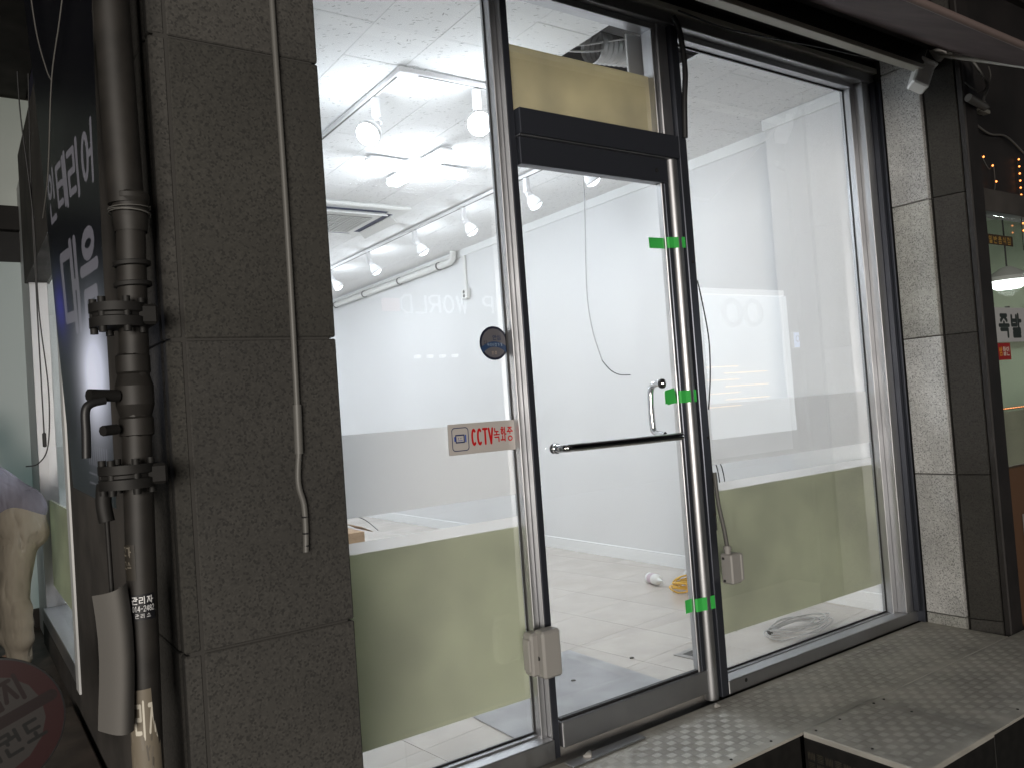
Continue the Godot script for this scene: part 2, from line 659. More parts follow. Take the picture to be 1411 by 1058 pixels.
	spread(card, soft, 2.0)
	var folds := tones(noise_of(FastNoiseLite.TYPE_SIMPLEX_SMOOTH, 0.02, 41, 3), 256, 0.0, 1.0, 1.5)
	for w in [paint("shirt", lin(0.2, 0.19, 0.23), 0.9), paint("trousers", lin(0.34, 0.3, 0.24), 0.9)]:
		w.heightmap_enabled = true
		w.heightmap_texture = folds
		w.heightmap_scale = 1.8
		w.uv1_triplanar = true
		w.uv1_scale = Vector3(1.8, 0.6, 1.8)
	paint("skin", lin(0.42, 0.26, 0.19), 0.6)
	paint("hair", lin(0.012, 0.01, 0.009), 0.6)
	paint("shoe", lin(0.02, 0.02, 0.02), 0.6)
	var bag := paint("plastic_bag", Color(0.9, 0.9, 0.9, 0.5), 0.4)
	bag.transparency = BaseMaterial3D.TRANSPARENCY_ALPHA
	paint("plenum", lin(0.10, 0.12, 0.17), 0.9)
	paint("duct", lin(0.5, 0.5, 0.5), 0.4, 0.5)
	paint("pale_green", lin(0.52, 0.60, 0.46), 0.7)
	paint("wood", lin(0.12, 0.06, 0.03), 0.6)
	paint("navy", lin(0.02, 0.03, 0.09), 0.5)
	glow("bulb_glow", Color(0.93, 0.97, 1.0), 9.0)
	glow("bulb_body", Color(0.93, 0.96, 1.0), 0.5)
	glow("cross_glow", Color(0.93, 0.97, 1.0), 9.0)
	glow("pendant_glow", Color(0.95, 1.0, 0.97), 4.0)
	glow("fairy_glow", Color(1.0, 0.55, 0.2), 3.0)
	glow("far_window", Color(0.83, 0.92, 0.95), 0.13)
	glow("far_strip", Color(1, 1, 1), 1.2)
	glow("far_warm", Color(1.0, 0.8, 0.5), 2.0)
	glow("far_letters", Color(0.95, 0.97, 1.0), 0.5)
	glow("far_red", Color(1.0, 0.25, 0.2), 0.45)
	glow("far_blue", Color(0.7, 0.8, 1.0), 1.6)
	glow("end_window", Color(0.72, 0.86, 0.84), 0.1)
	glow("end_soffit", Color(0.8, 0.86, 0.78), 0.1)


func camera_and_light() -> void:
	var cam := Camera3D.new()
	cam.name = "camera"
	add_child(cam)
	cam.position = V(0, 1.29, 2.4)
	cam.rotation = Vector3(0.02888611, -0.60633152, -0.07228804)
	cam.fov = 50.675
	cam.near = 0.05
	cam.far = 200.0
	cam.current = true
	var we := WorldEnvironment.new()
	we.name = "environment"
	var e := Environment.new()
	var sky := Sky.new()
	var sm := ProceduralSkyMaterial.new()
	sm.sky_top_color = Color(0.07, 0.07, 0.09)
	sm.sky_horizon_color = Color(0.12, 0.11, 0.11)
	sm.ground_bottom_color = Color(0.05, 0.05, 0.05)
	sm.ground_horizon_color = Color(0.1, 0.09, 0.09)
	sm.sun_angle_max = 1.0
	sky.sky_material = sm
	e.background_mode = Environment.BG_SKY
	e.sky = sky
	e.background_energy_multiplier = 1.0
	e.tonemap_mode = Environment.TONE_MAPPER_LINEAR
	e.tonemap_exposure = 1.1
	e.sdfgi_enabled = true
	e.ssao_enabled = true
	e.ssil_enabled = true
	we.environment = e
	add_child(we)
	var moon := DirectionalLight3D.new()
	moon.name = "night_sky_light"
	moon.light_energy = 0.012
	moon.light_color = Color(1.0, 0.95, 0.9)
	moon.light_angular_distance = 12.0
	moon.rotation = Vector3(deg_to_rad(-48), deg_to_rad(14), 0)
	moon.shadow_enabled = true
	add_child(moon)


func omni(called: String, at: Vector3, energy: float, size: float, c: Color) -> void:
	var l := OmniLight3D.new()
	l.name = numbered(called)
	l.position = at
	l.light_energy = energy
	l.light_size = size
	l.light_color = c
	l.omni_range = 14.0
	l.omni_attenuation = 2.0
	l.shadow_enabled = true
	add_child(l)


func area(called: String, at: Vector3, w: float, h: float, turn: Vector3, energy: float, c: Color) -> void:
	var l := AreaLight3D.new()
	l.name = numbered(called)
	l.position = at
	l.rotation = turn
	l.area_size = Vector2(w, h)
	l.light_energy = energy
	l.light_color = c
	l.area_range = 30.0
	l.area_attenuation = 2.0
	l.shadow_enabled = true
	add_child(l)


func _ready() -> void:
	rng.seed = 77
	camera_and_light()
	materials()
	ground()
	shop_shell()
	pillars()
	deck()
	shopfront()
	header_and_awning()
	side_corridor()
	shop_lights()
	shop_things()
	front_things()
	gas_things()
	next_shop()
	across_the_street()
	passer_by()


func ground() -> void:
	struct("street", B(-60, 60, -0.36, -0.26, -30, 60), M.asphalt)
	struct("corridor_floor", B(-1.4, 0.5, -0.3, -0.16, -5.2, 0.1, 0.004), M.corridor_stone)
	struct("corridor_step", B(-1.4, 0.46, -0.255, -0.1, -2.5, -0.9, 0.006), M.corridor_stone)


func shop_shell() -> void:
	# floor: square tiles laid a little askew, cut at the walls
	var floor_base := struct("shop_floor", B(0.6, 4.4, -0.1, 0.046, -9.6, -0.116), M.grout)
	var room := PackedVector2Array([Vector2(0.62, -9.5), Vector2(4.27, -9.5), Vector2(4.27, -0.118), Vector2(0.62, -0.118)])
	var a := deg_to_rad(6.5)
	var ex := Vector2(cos(a), -sin(a))
	var ez := Vector2(sin(a), cos(a))
	var o := Vector2(2.416, -0.876) + ex * 0.17
	var s := 0.42
	var full := {}
	for k in 3:
		var sh := Shape.new().box(Vector3.ZERO, V(s - 0.0024, 0.012, s - 0.0024), 0.001)
		full[k] = sh.mesh(M["floor_tile_%d" % k])
	for i in range(-10, 10):
		for j in range(-26, 6):
			var c := o + ex * s * (i + 0.5) + ez * s * (j + 0.5)
			var h := (s - 0.0024) / 2
			var q := PackedVector2Array([c - ex * h - ez * h, c + ex * h - ez * h, c + ex * h + ez * h, c - ex * h + ez * h])
			var cut := Geometry2D.intersect_polygons(q, room)
			if cut.is_empty():
				continue
			var k := rng.randi_range(0, 2)
			var whole := true
			for p in q:
				whole = whole and Geometry2D.is_point_in_polygon(p, room)
			if whole:
				piece("floor_tile", full[k], Transform3D(Basis(Vector3.UP, a), V(c.x, 0.045, c.y)), floor_base)
			else:
				part("floor_tile", flip_up(cut[0]), M["floor_tile_%d" % k], floor_base)
	# ceiling boards, laid in broken bond, one lifted out near the door
	var ceiling := struct("shop_ceiling", B(0.6, 4.45, 3.30, 3.36, -9.6, 0.0), M.plenum)
	var boards := []
	for k in 2:
		boards.append(Shape.new().box(Vector3.ZERO, V(0.3027, 0.014, 0.6293), 0.0015).mesh(M.ceiling_board))
	for i in range(-3, 10):
		var x := 1.49 + 0.3035 * (i + 0.5)
		var off := -0.875 if posmod(i, 2) == 0 else -0.545
		for j in range(-14, 3):
			var z0 := off + 0.63 * j
			var z1 := z0 + 0.63
			var lo_x := maxf(x - 0.15135, 0.6)
			var hi_x := minf(x + 0.15135, 4.27)
			var lo_z := maxf(z0 + 0.0004, -9.5)
			var hi_z := minf(z1 - 0.0004, -0.12)
			if hi_x - lo_x < 0.01 or hi_z - lo_z < 0.01:
				continue
			if i in [3, 4] and z1 > -0.5 and z0 < -0.2:
				# the open hatch: this board is out, its front strip stays
				if z0 < -0.5:
					part("ceiling_board", B(lo_x, hi_x, 2.9, 2.914, z0 + 0.001, -0.56, 0.0018), M.ceiling_board, ceiling)
				continue
			var dy := rng.randf_range(-0.0008, 0.0008)
			if hi_x - lo_x > 0.3 and hi_z - lo_z > 0.62:
				piece("ceiling_board", boards[0], Transform3D(Basis.IDENTITY, V(x, 2.907 + dy, (z0 + z1) / 2)), ceiling)
			else:
				part("ceiling_board", B(lo_x, hi_x, 2.9 + dy, 2.914 + dy, lo_z, hi_z, 0.0018), M.ceiling_board, ceiling)
	part("hanger_rail", B(2.38, 3.0, 2.92, 2.95, -0.58, -0.55, 0.003), M.pale_metal, ceiling)
	# right wall, running a touch off square
	var wall := thing("right_wall", "white painted right side wall of the empty shop, with skirting along the floor", "wall")
	wall.position = V(4.27, 0, -0.1)
	wall.rotation.y = 0.0
	part("plaster", B(0.0, 0.12, 0.0, 3.3, -9.5, 0.05), M.wall_white, wall)
	part("skirting", B(-0.012, 0.002, 0.04, 0.145, -9.5, -0.5, 0.003), M.trim_white, wall)
	part("cornice", B(-0.012, 0.002, 2.83, 2.902, -9.5, -0.52, 0.003), M.trim_white, wall)
	var column := thing("wall_column", "white boxed column on the right wall just behind the big right window", "column")
	part("casing", B(4.085, 4.275, 0.04, 2.9, -0.64, -0.09, 0.003), M.wall_white, column)
	part("cornice", B(4.073, 4.09, 2.83, 2.899, -0.652, -0.09, 0.003), M.trim_white, column)
	part("skirting", B(4.073, 4.09, 0.046, 0.145, -0.652, -0.09, 0.003), M.trim_white, column)
	var back := thing("back_wall", "white back wall at the far end of the shop", "wall")
	part("plaster", B(0.5, 4.4, 0, 3.3, -9.62, -9.5), M.wall_white, back)
	var left := thing("left_wall", "white inner left wall of the shop beyond the side window", "wall")
	part("plaster", B(0.5, 0.62, -0.2, 3.3, -9.6, -4.45), M.wall_white, left)
	part("plaster", B(0.621, 0.64, 0.05, 3.3, -2.3, -0.12), M.wall_white, left)
	part("plaster", B(0.621, 0.64, 2.45, 3.3, -4.45, -2.3), M.wall_white, left)


func flip_up(poly: PackedVector2Array) -> Shape:
	var s := Shape.new()
	var index := Geometry2D.triangulate_polygon(poly)
	for y in [0.051, 0.039]:
		var out := Vector3.UP if y > 0.045 else Vector3.DOWN
		for i in range(0, index.size(), 3):
			var p := poly[index[i]]
			var q := poly[index[i + 1]]
			var r := poly[index[i + 2]]
			s.tri(V(p.x, y, p.y), V(q.x, y, q.y), V(r.x, y, r.y), out, out, out)
	for i in poly.size():
		var p := poly[i]
		var q := poly[(i + 1) % poly.size()]
		var mid := Vector2.ZERO
		for k in poly:
			mid += k / poly.size()
		var o2 := Vector2(q.y - p.y, p.x - q.x).normalized()
		if o2.dot((p + q) / 2 - mid) < 0:
			o2 = -o2
		s.quad(V(p.x, 0.051, p.y), V(q.x, 0.051, q.y), V(q.x, 0.039, q.y), V(p.x, 0.039, p.y), V(o2.x, 0, o2.y))
	return s


func pillars() -> void:
	var joints := [-0.3, 0.055, 0.785, 1.5, 2.21, 2.93, 3.4]
	var p := thing("granite_pillar", "dark granite pillar, shade put into its colour, left of the shop window with a plastic conduit on it", "pillar")
	part("core", B(0.42, 0.80, -0.3, 3.4, -0.12, 0.444), M.mortar, p)
	for k in joints.size() - 1:
		var y0: float = joints[k] + 0.0025
		var y1: float = joints[k + 1] - 0.0025
		part("slab", B(0.450, 0.815, y0, y1, 0.42, 0.45, 0.003), M["sooty_%d" % (k % 3)], p)
		part("slab", B(0.408, 0.445, y0, y1, 0.405, 0.446, 0.004), M["sooty_%d" % ((k + 1) % 3)], p)
		part("slab", B(0.79, 0.819, y0, y1, 0.0, 0.416, 0.003), M.granite, p)
		part("slab", B(0.405, 0.43, y0, y1, 0.0, 0.40, 0.003), M.shaded_granite, p)
	var q := thing("granite_pillar", "pale grey speckled granite pillar right of the shop window, standing on the tread plate", "pillar")
	part("core", B(4.225, 4.385, -0.3, 3.4, -0.12, 0.25), M.mortar, q)
	part("core", B(4.27, 4.385, -0.3, 3.4, 0.25, 0.395), M.mortar, q)
	for k in joints.size() - 1:
		var y0: float = joints[k] + 0.0025
		var y1: float = joints[k + 1] - 0.0025
		part("slab", B(4.2, 4.23, y0, y1, 0.04, 0.24, 0.003), M["granite_%d" % ((k * 2) % 3)], q)
		var cut := PackedVector2Array([Vector2(4.206, 0.262), Vector2(4.242, 0.398), Vector2(4.268, 0.398), Vector2(4.24, 0.262)])
		part("slab", Shape.new().plate(cut, y1 - y0, Transform3D(Basis(Vector3.RIGHT, Vector3.BACK, Vector3.DOWN), V(0, y0, 0))), M["sooty_%d" % ((k * 2 + 1) % 3)], q)  # chamfered strip in the darkened granite: its shade is put into the colour
	var post := thing("brown_post", "dark brown timber post between the right pillar and the next shop", "post")
	part("timber", B(4.245, 4.372, -0.26, 3.2, 0.402, 0.436, 0.006), M.brown_board, post)
	part("bead", B(4.374, 4.388, -0.26, 3.2, 0.405, 0.428, 0.003), M.brown_board, post)


func tread(parent: Node3D, x0: float, x1: float, z0: float, z1: float, y: float, m: Material = null) -> void:
	var s := 0.0372
	var bar := Shape.new()
	for k in 5:
		var z := (k - 2) * 0.0064
		# a lens shaped ridge: two sloping faces on each side
		for sd in [-1.0, 1.0]:
			var b0 := V(-0.0165, -0.0002, z)
			var b1 := V(0.0165, -0.0002, z)
			var m0 := V(-0.008, -0.0002, z + sd * 0.0023)
			var m1 := V(0.008, -0.0002, z + sd * 0.0023)
			var r0 := V(-0.009, 0.0010, z)
			var r1 := V(0.009, 0.0010, z)
			var nn := V(0, 0.8, sd * 0.6)
			var up := V(0, 1, sd * 0.1).normalized()
			bar.tri(m0, m1, r1, nn, nn, up)
			bar.tri(m0, r1, r0, nn, up, up)
			bar.tri(b0, m0, r0, nn, nn, up)
			bar.tri(b1, m1, r1, nn, nn, up)
	var mesh := bar.mesh(m if m else M.tread_bar)
	var at := []
	var nx := int((x1 - x0 - 0.012) / s)
	var nz := int((z1 - z0 - 0.012) / s)
	for i in nx:
		for j in nz:
			var turn := Basis.IDENTITY if (i + j) % 2 == 0 else Basis(Vector3.UP, PI / 2)
			at.append(Transform3D(turn, V(x0 + 0.006 + s * (i + 0.5), y, z0 + 0.006 + s * (j + 0.5))))
	var mm := MultiMesh.new()
	mm.transform_format = MultiMesh.TRANSFORM_3D
	mm.mesh = mesh
	mm.instance_count = at.size()
	for k in at.size():
		mm.set_instance_transform(k, at[k])
	var o := MultiMeshInstance3D.new()
	o.multimesh = mm
	o.name = "tread_pattern"
	o.set_meta("kind", "stuff")
	parent.add_child(o, true)


func screws(parent: Node3D, spots: Array, y: float) -> void:
	for p in spots:
		part("screw", Shape.new().lathe([Vector2(0.0055, 0), Vector2(0.005, 0.0022), Vector2(0.002, 0.003), Vector2(0, 0.003)], Transform3D(Basis.IDENTITY, V(p.x, y, p.y)), 10), M.flange_iron, parent)


func deck() -> void:
	var d := thing("tread_plate_landing", "grey metal tread plate landing along the foot of the shopfront", "landing")
	part("plate", B(1.45, 4.2, -0.012, 0.0, 0.012, 0.44, 0.002), M.tread_metal, d)
	part("plate", B(3.035, 4.62, -0.0125, -0.0006, 0.4425, 0.905, 0.002), M.tread_metal, d)
	part("riser", B(1.45, 2.55, -0.26, -0.012, 0.425, 0.44, 0.002), M.flange_iron, d)
	part("riser", B(3.035, 4.62, -0.26, -0.0125, 0.89, 0.905, 0.002), M.flange_iron, d)
	tread(d, 1.46, 4.19, 0.03, 0.432, 0.0)
	tread(d, 3.04, 4.6, 0.45, 0.9, -0.0006)
	screws(d, [Vector2(2.2, 0.41), Vector2(1.9, 0.41), Vector2(3.3, 0.87), Vector2(3.06, 0.47), Vector2(2.42, 0.41)], 0.0)
	var s := thing("tread_plate_step", "separate metal tread plate step box in front of the landing", "step")
	part("plate", B(2.56, 3.028, -0.016, 0.006, 0.446, 0.91, 0.003), M.tread_metal, s)
	part("side_plate", B(2.56, 2.572, -0.26, -0.016, 0.446, 0.905, 0.002), M.flange_iron, s)
	part("front_plate", B(2.573, 3.028, -0.26, -0.016, 0.895, 0.907, 0.002), M.flange_iron, s)
	tread(s, 2.565, 3.02, 0.45, 0.905, 0.006)
	var holder := Node3D.new()
	holder.name = "side_pattern"
	s.add_child(holder, true)
	holder.position = V(2.5598, -0.26, 0.45)
	holder.rotation = Vector3(0, 0, PI / 2)
	tread(holder, 0.01, 0.24, 0.0, 0.45, 0.0, M.side_bar)  # darker bars on the side of the step
	screws(s, [Vector2(2.60, 0.475), Vector2(2.75, 0.475), Vector2(2.98, 0.475), Vector2(2.6, 0.7), Vector2(3.0, 0.62)], 0.006)
	# a loose aluminium strip and a chip of stone by the door
	var strip := thing("metal_strip", "flat aluminium strip lying against the foot of the glass door", "strip")
	part("strip", Shape.new().box(V(1.93, 0.006, 0.055), V(0.36, 0.004, 0.05), 0.001, Basis(Vector3.UP, 0.02)), M.steel, strip)
	solo("stone_chip", body([[V(1.845, 0.014, 0.055), V(1.86, 0.014, 0.045), 0.012, 0.009], [V(1.83, 0.012, 0.05), V(1.845, 0.012, 0.06), 0.007, 0.01]], 0.006, 0.004), M.old_plastic, "small pale stone chip lying on the metal strip by the door", "stone")
	solo("pebble", body([[V(2.525, 0.008, 0.055), V(2.54, 0.008, 0.06), 0.008, 0.006], [V(2.53, 0.014, 0.055), V(2.535, 0.012, 0.05), 0.006, 0.005]], 0.004, 0.003), M.old_plastic, "tiny grey pebble on the tread plate under the door post", "stone")


func window(w: Node3D, x0: float, x1: float, y0: float, y1: float, b: float) -> void:
	# steel beads round the pane, which sits 10 cm back in its frame
	part("bead", B(x0 - b, x0, y0 - 0.02, y1 + 0.026, -0.115, -0.055, 0.002), M.steel, w)
	part("bead", B(x1, x1 + b, y0 - 0.02, y1 + 0.026, -0.115, -0.055, 0.002), M.steel, w)
	part("bead", B(x0, x1, y1, y1 + 0.026, -0.114, -0.046, 0.002), M.steel, w)
	part("bead", B(x0, x1, y0 - 0.02, y0, -0.114, -0.07, 0.002), M.steel, w)
	part("gasket", B(x0, x1, y0, y0 + 0.007, -0.098, -0.09, 0.001), M.rubber, w)
	part("gasket", B(x0, x1, y1 - 0.007, y1, -0.098, -0.09, 0.001), M.rubber, w)
	part("gasket", B(x1 - 0.004, x1, y0 + 0.007, y1 - 0.007, -0.098, -0.09, 0.001), M.rubber, w)
	part("gasket", B(x0, x0 + 0.004, y0 + 0.007, y1 - 0.007, -0.098, -0.09, 0.001), M.rubber, w)
	part("pane", B(x0 - 0.004, x1 + 0.004, y0 - 0.004, y1 + 0.004, -0.1004, -0.1, 0.0), M.glass, w)


func films(w: Node3D, x0: float, x1: float) -> void:
	part("lower_film", B(x0, x1, 0.212, 0.847, -0.1062, -0.1052), M.green_film, w)
	part("film_edge", B(x0, x1, 0.8475, 0.885, -0.1062, -0.1052), M.edge_film, w)
	part("frosted_band", B(x0, x1, 0.967, 1.239, -0.1062, -0.1052), M.frost_film, w)


func shopfront() -> void:
	var lw := thing("left_shop_window", "left fixed shop window with an olive film below and a frosted band across it", "window")
	window(lw, 0.86, 1.721, 0.085, 2.874, 0.027)
	part("sill", B(0.82, 1.748, 0.0, 0.077, -0.1, -0.012, 0.003), M.steel, lw)
	films(lw, 0.862, 1.719)
	var rw := thing("right_shop_window", "wide right fixed shop window with an olive film below and a frosted band", "window")
	window(rw, 2.72, 4.049, 0.062, 2.874, 0.041)
	part("sill", B(2.68, 4.19, 0.0, 0.058, -0.1, -0.002, 0.003), M.steel, rw)
	part("screw_hole", Shape.new().lathe([Vector2(0.009, 0), Vector2(0.009, 0.001), Vector2(0, 0.001)], Transform3D(Basis(Vector3.RIGHT, PI / 2), V(2.79, 0.036, -0.0025)), 12), M.rubber, rw)
	films(rw, 2.722, 4.045)
	part("side_jamb", B(4.091, 4.158, 0.058, 2.899, -0.11, -0.0065, 0.002), M.steel, rw)
	part("side_jamb", B(4.16, 4.184, 0.058, 2.899, -0.1, 0.02, 0.002), M.dark_steel, rw)
	part("side_jamb", B(4.186, 4.2, 0.0, 2.899, -0.02, 0.036, 0.002), M.dark_steel, rw)
	# door frame
	var f := thing("door_frame", "brushed steel door frame with a transom light over the glass door", "door frame")
	part("post", B(1.749, 1.7535, 0.0, 2.899, -0.115, -0.029, 0.001), M.steel, f)
	part("post", B(1.754, 1.783, 0.0, 2.899, -0.115, -0.028, 0.002), M.dark_steel, f)  # front darkened in colour, standing for steel that mirrors the dark street
	part("post", Shape.new().tube([V(2.596, 0.0, -0.028), V(2.596, 2.3, -0.028)], 0.03, 20), M.steel, f)
	part("post", B(2.567, 2.628, 2.41, 2.9, -0.1, -0.02, 0.003), M.steel, f)
	part("post", B(2.632, 2.678, 0.0, 2.899, -0.115, 0.0, 0.003), M.dark_steel, f)
	part("post", B(2.679, 2.72, 0.058, 2.899, -0.115, -0.06, 0.003), M.steel, f)
	part("transom_bar", B(1.784, 2.63, 2.307, 2.405, -0.1, 0.004, 0.003), M.dark_steel, f)
	part("seam_strip", B(1.784, 2.6, 2.3015, 2.3055, -0.09, -0.004), M.steel, f)
	part("transom_bead", B(1.784, 2.565, 2.873, 2.899, -0.09, -0.03, 0.002), M.steel, f)
	part("transom_bead", B(2.543, 2.566, 2.406, 2.873, -0.09, -0.03, 0.002), M.steel, f)
	part("transom_pane", B(1.784, 2.543, 2.405, 2.873, -0.0604, -0.06), M.glass, f)
	part("transom_panel", B(1.785, 2.545, 2.406, 2.675, -0.0672, -0.0652), M.buff_film, f)
	var bolts := [V(2.66, 1.86, 0.002), V(2.668, 1.10, 0.002), V(2.67, 0.77, 0.002)]
	for b in bolts:
		part("bolt", Shape.new().box(b, V(0.012, 0.012, 0.008), 0.003), M.flange_iron, f)
	# the door leaf
	var d := thing("glass_door", "framed glass shop door with steel rails and tubular pull handles", "door")
	part("pane", B(1.788, 2.524, 0.12, 2.21, -0.0354, -0.035), M.glass, d)
	part("bottom_rail", B(1.787, 2.563, 0.034, 0.128, -0.058, -0.012, 0.003), M.steel, d)
	part("rail_bead", B(1.789, 2.54, 0.128, 0.138, -0.046, -0.024, 0.002), M.rubber, d)
	part("top_rail", B(1.787, 2.563, 2.196, 2.300, -0.058, -0.012, 0.003), M.dark_steel, d)
	part("stile", B(2.524, 2.536, 0.128, 2.196, -0.05, -0.02, 0.002), M.steel, d)
	part("stile", B(2.537, 2.563, 0.128, 2.196, -0.058, -0.014, 0.003), M.dark_steel, d)
	part("lock", Shape.new().lathe([Vector2(0.009, 0), Vector2(0.009, 0.002), Vector2(0.004, 0.003), Vector2(0, 0.001)], Transform3D(Basis(Vector3.RIGHT, PI / 2), V(2.495, 2.245, -0.012)), 16), M.rubber, d)
	var pull := part("pull_handle", Shape.new().tube(smooth([V(1.855, 1.125, -0.034), V(1.856, 1.125, 0.0), V(1.872, 1.125, 0.026), V(1.91, 1.125, 0.032), V(2.2, 1.123, 0.032), V(2.44, 1.122, 0.032), V(2.475, 1.122, 0.031)], 5), 0.0155, 14), M.chrome, d)
	for k in [0.0, 0.016]:
		part("collar", Shape.new().lathe([Vector2(0.0, -0.006), Vector2(0.019, -0.006), Vector2(0.019, 0.002), Vector2(0.0, 0.002)], Transform3D(Basis(Vector3.RIGHT, PI / 2), V(1.855, 1.125, -0.026 + k)), 16), M.rubber if k == 0.0 else M.chrome, pull)
	var inner := part("pull_handle", Shape.new().tube(smooth([V(2.449, 1.344, -0.036), V(2.447, 1.344, -0.07), V(2.442, 1.325, -0.092), V(2.44, 1.28, -0.097), V(2.44, 1.2, -0.097), V(2.442, 1.145, -0.09), V(2.449, 1.13, -0.036)], 5), 0.0135, 14), M.chrome, d)
	part("collar", Shape.new().lathe([Vector2(0.0, -0.006), Vector2(0.02, -0.006), Vector2(0.02, 0.004), Vector2(0.0, 0.004)], Transform3D(Basis(Vector3.RIGHT, PI / 2), V(2.449, 1.344, -0.03)), 16), M.rubber, inner)
	part("cap", Shape.new().lathe([Vector2(0.013, 0.0), Vector2(0.013, 0.008), Vector2(0.008, 0.012), Vector2(0.0, 0.013)], Transform3D(Basis(Vector3.RIGHT, PI / 2), V(2.449, 1.344, -0.027)), 16), M.chrome, inner)

func header_and_awning() -> void:
	var w := thing("upper_facade", "dark wall of the building above the shopfront", "wall")
	part("wall", B(-1.5, 8.0, 3.38, 7.0, -0.3, 0.4), M.brown_board, w)
	part("wall", B(0.5, 4.58, 2.97, 3.38, -0.3, -0.002), M.brown_board, w)
	var h := thing("header_boards", "brown boards and pale metal edge strips boxed in above the shop window", "header")
	part("head_frame", B(0.8, 4.2, 2.9, 2.955, -0.115, -0.001, 0.003), M.steel, h)
	part("head_lip", B(0.8, 4.22, 2.957, 2.984, -0.03, 0.012, 0.002), M.pale_metal, h)
	part("soffit", B(0.82, 4.2, 3.02, 3.032, 0.0, 0.29, 0.002), M.brown_board, h)
	part("fascia", B(0.3, 4.7, 2.86, 3.38, 0.292, 0.33, 0.003), M.brown_board, h)
	part("edge_strip", B(0.3, 4.14, 2.835, 2.859, 0.285, 0.335, 0.002), M.pale_metal, h)
	part("roller_box", B(0.3, 4.15, 2.93, 3.06, 0.332, 0.44, 0.02), M.brown_board, h)
	var a := thing("awning", "brown cloth awning pitched out over the shopfront", "awning")
	var cloth := Shape.new()
	var count := 36
	for i in count:
		for j in 6:
			var p := []
			for q in [[i, j], [i + 1, j], [i + 1, j + 1], [i, j + 1]]:
				var x := lerpf(0.2, 4.19, float(q[0]) / count)
				var t := float(q[1]) / 6.0
				var sag := -0.02 * sin(PI * t) * (0.6 + 0.4 * sin(x * 5.0))
				p.append(V(x, lerpf(2.93, 2.575, t) + sag, lerpf(0.385, 1.0, t)))
			var n := V(0, 0.87, 0.5)
			cloth.quad(p[0], p[1], p[2], p[3], n)
			var d := V(0, -0.002, -0.001)
			cloth.quad(p[0] + d, p[1] + d, p[2] + d, p[3] + d, -n)
	part("cloth", cloth, M.awning_cloth, a)
	part("front_bar", Shape.new().tube([V(0.2, 2.565, 1.005), V(4.2, 2.565, 1.005)], 0.014, 10), M.awning_bar, a)
	part("side_rod", Shape.new().tube([V(4.2, 2.915, 0.36), V(4.2, 2.565, 1.0)], 0.009, 8), M.pale_metal, a)
	var b := thing("awning_bracket", "white plastic end bracket of the awning above the right pillar", "bracket")
	var tilt := Basis(Vector3.BACK, -0.6) * Basis(Vector3.UP, -0.55)
	part("housing", Shape.new().box(V(4.09, 2.80, 0.31), V(0.085, 0.15, 0.07), 0.008, tilt), M.plastic_white, b)
	part("housing_lip", Shape.new().box(V(4.09, 2.80, 0.31) + tilt * V(0, 0.075, 0.01), V(0.095, 0.02, 0.085), 0.006, tilt), M.plastic_white, b)
	part("cover", Shape.new().box(V(4.09, 2.80, 0.31) + tilt * V(-0.03, 0.18, 0), V(0.018, 0.24, 0.08), 0.004, tilt), M.old_plastic, b)
	part("arm_clamp", Shape.new().box(V(4.20, 2.93, 0.34), V(0.09, 0.04, 0.05), 0.006, tilt), M.old_plastic, b)
	part("screw", Shape.new().box(V(4.23, 2.955, 0.35), V(0.02, 0.05, 0.02), 0.004, tilt), M.pale_metal, b)
	var wires := thing("loose_wires", "tangle of loose dark wires hanging over the right pillar", "wires")
	part("wire", Shape.new().tube(smooth([V(4.3, 2.88, 0.46), V(4.36, 2.74, 0.5), V(4.33, 2.66, 0.49), V(4.42, 2.64, 0.47)], 5), 0.007, 6), M.conduit, wires)
	part("wire", Shape.new().tube(smooth([V(4.22, 2.74, 0.46), V(4.33, 2.70, 0.48), V(4.4, 2.78, 0.5), V(4.46, 2.86, 0.47)], 5), 0.004, 6), M.conduit, wires)
	part("tube", Shape.new().tube([V(4.215, 2.66, 0.47), V(4.36, 2.63, 0.48)], 0.02, 10), M.conduit, wires)
	solo("header_wire", Shape.new().tube(smooth([V(2.66, 2.95, 0.03), V(3.0, 2.925, 0.05), V(3.5, 2.90, 0.16), V(3.9, 2.86, 0.26), V(4.05, 2.85, 0.27)], 8), 0.004, 6), M.rubber, "thin black wire running along the underside of the header boards", "wire")


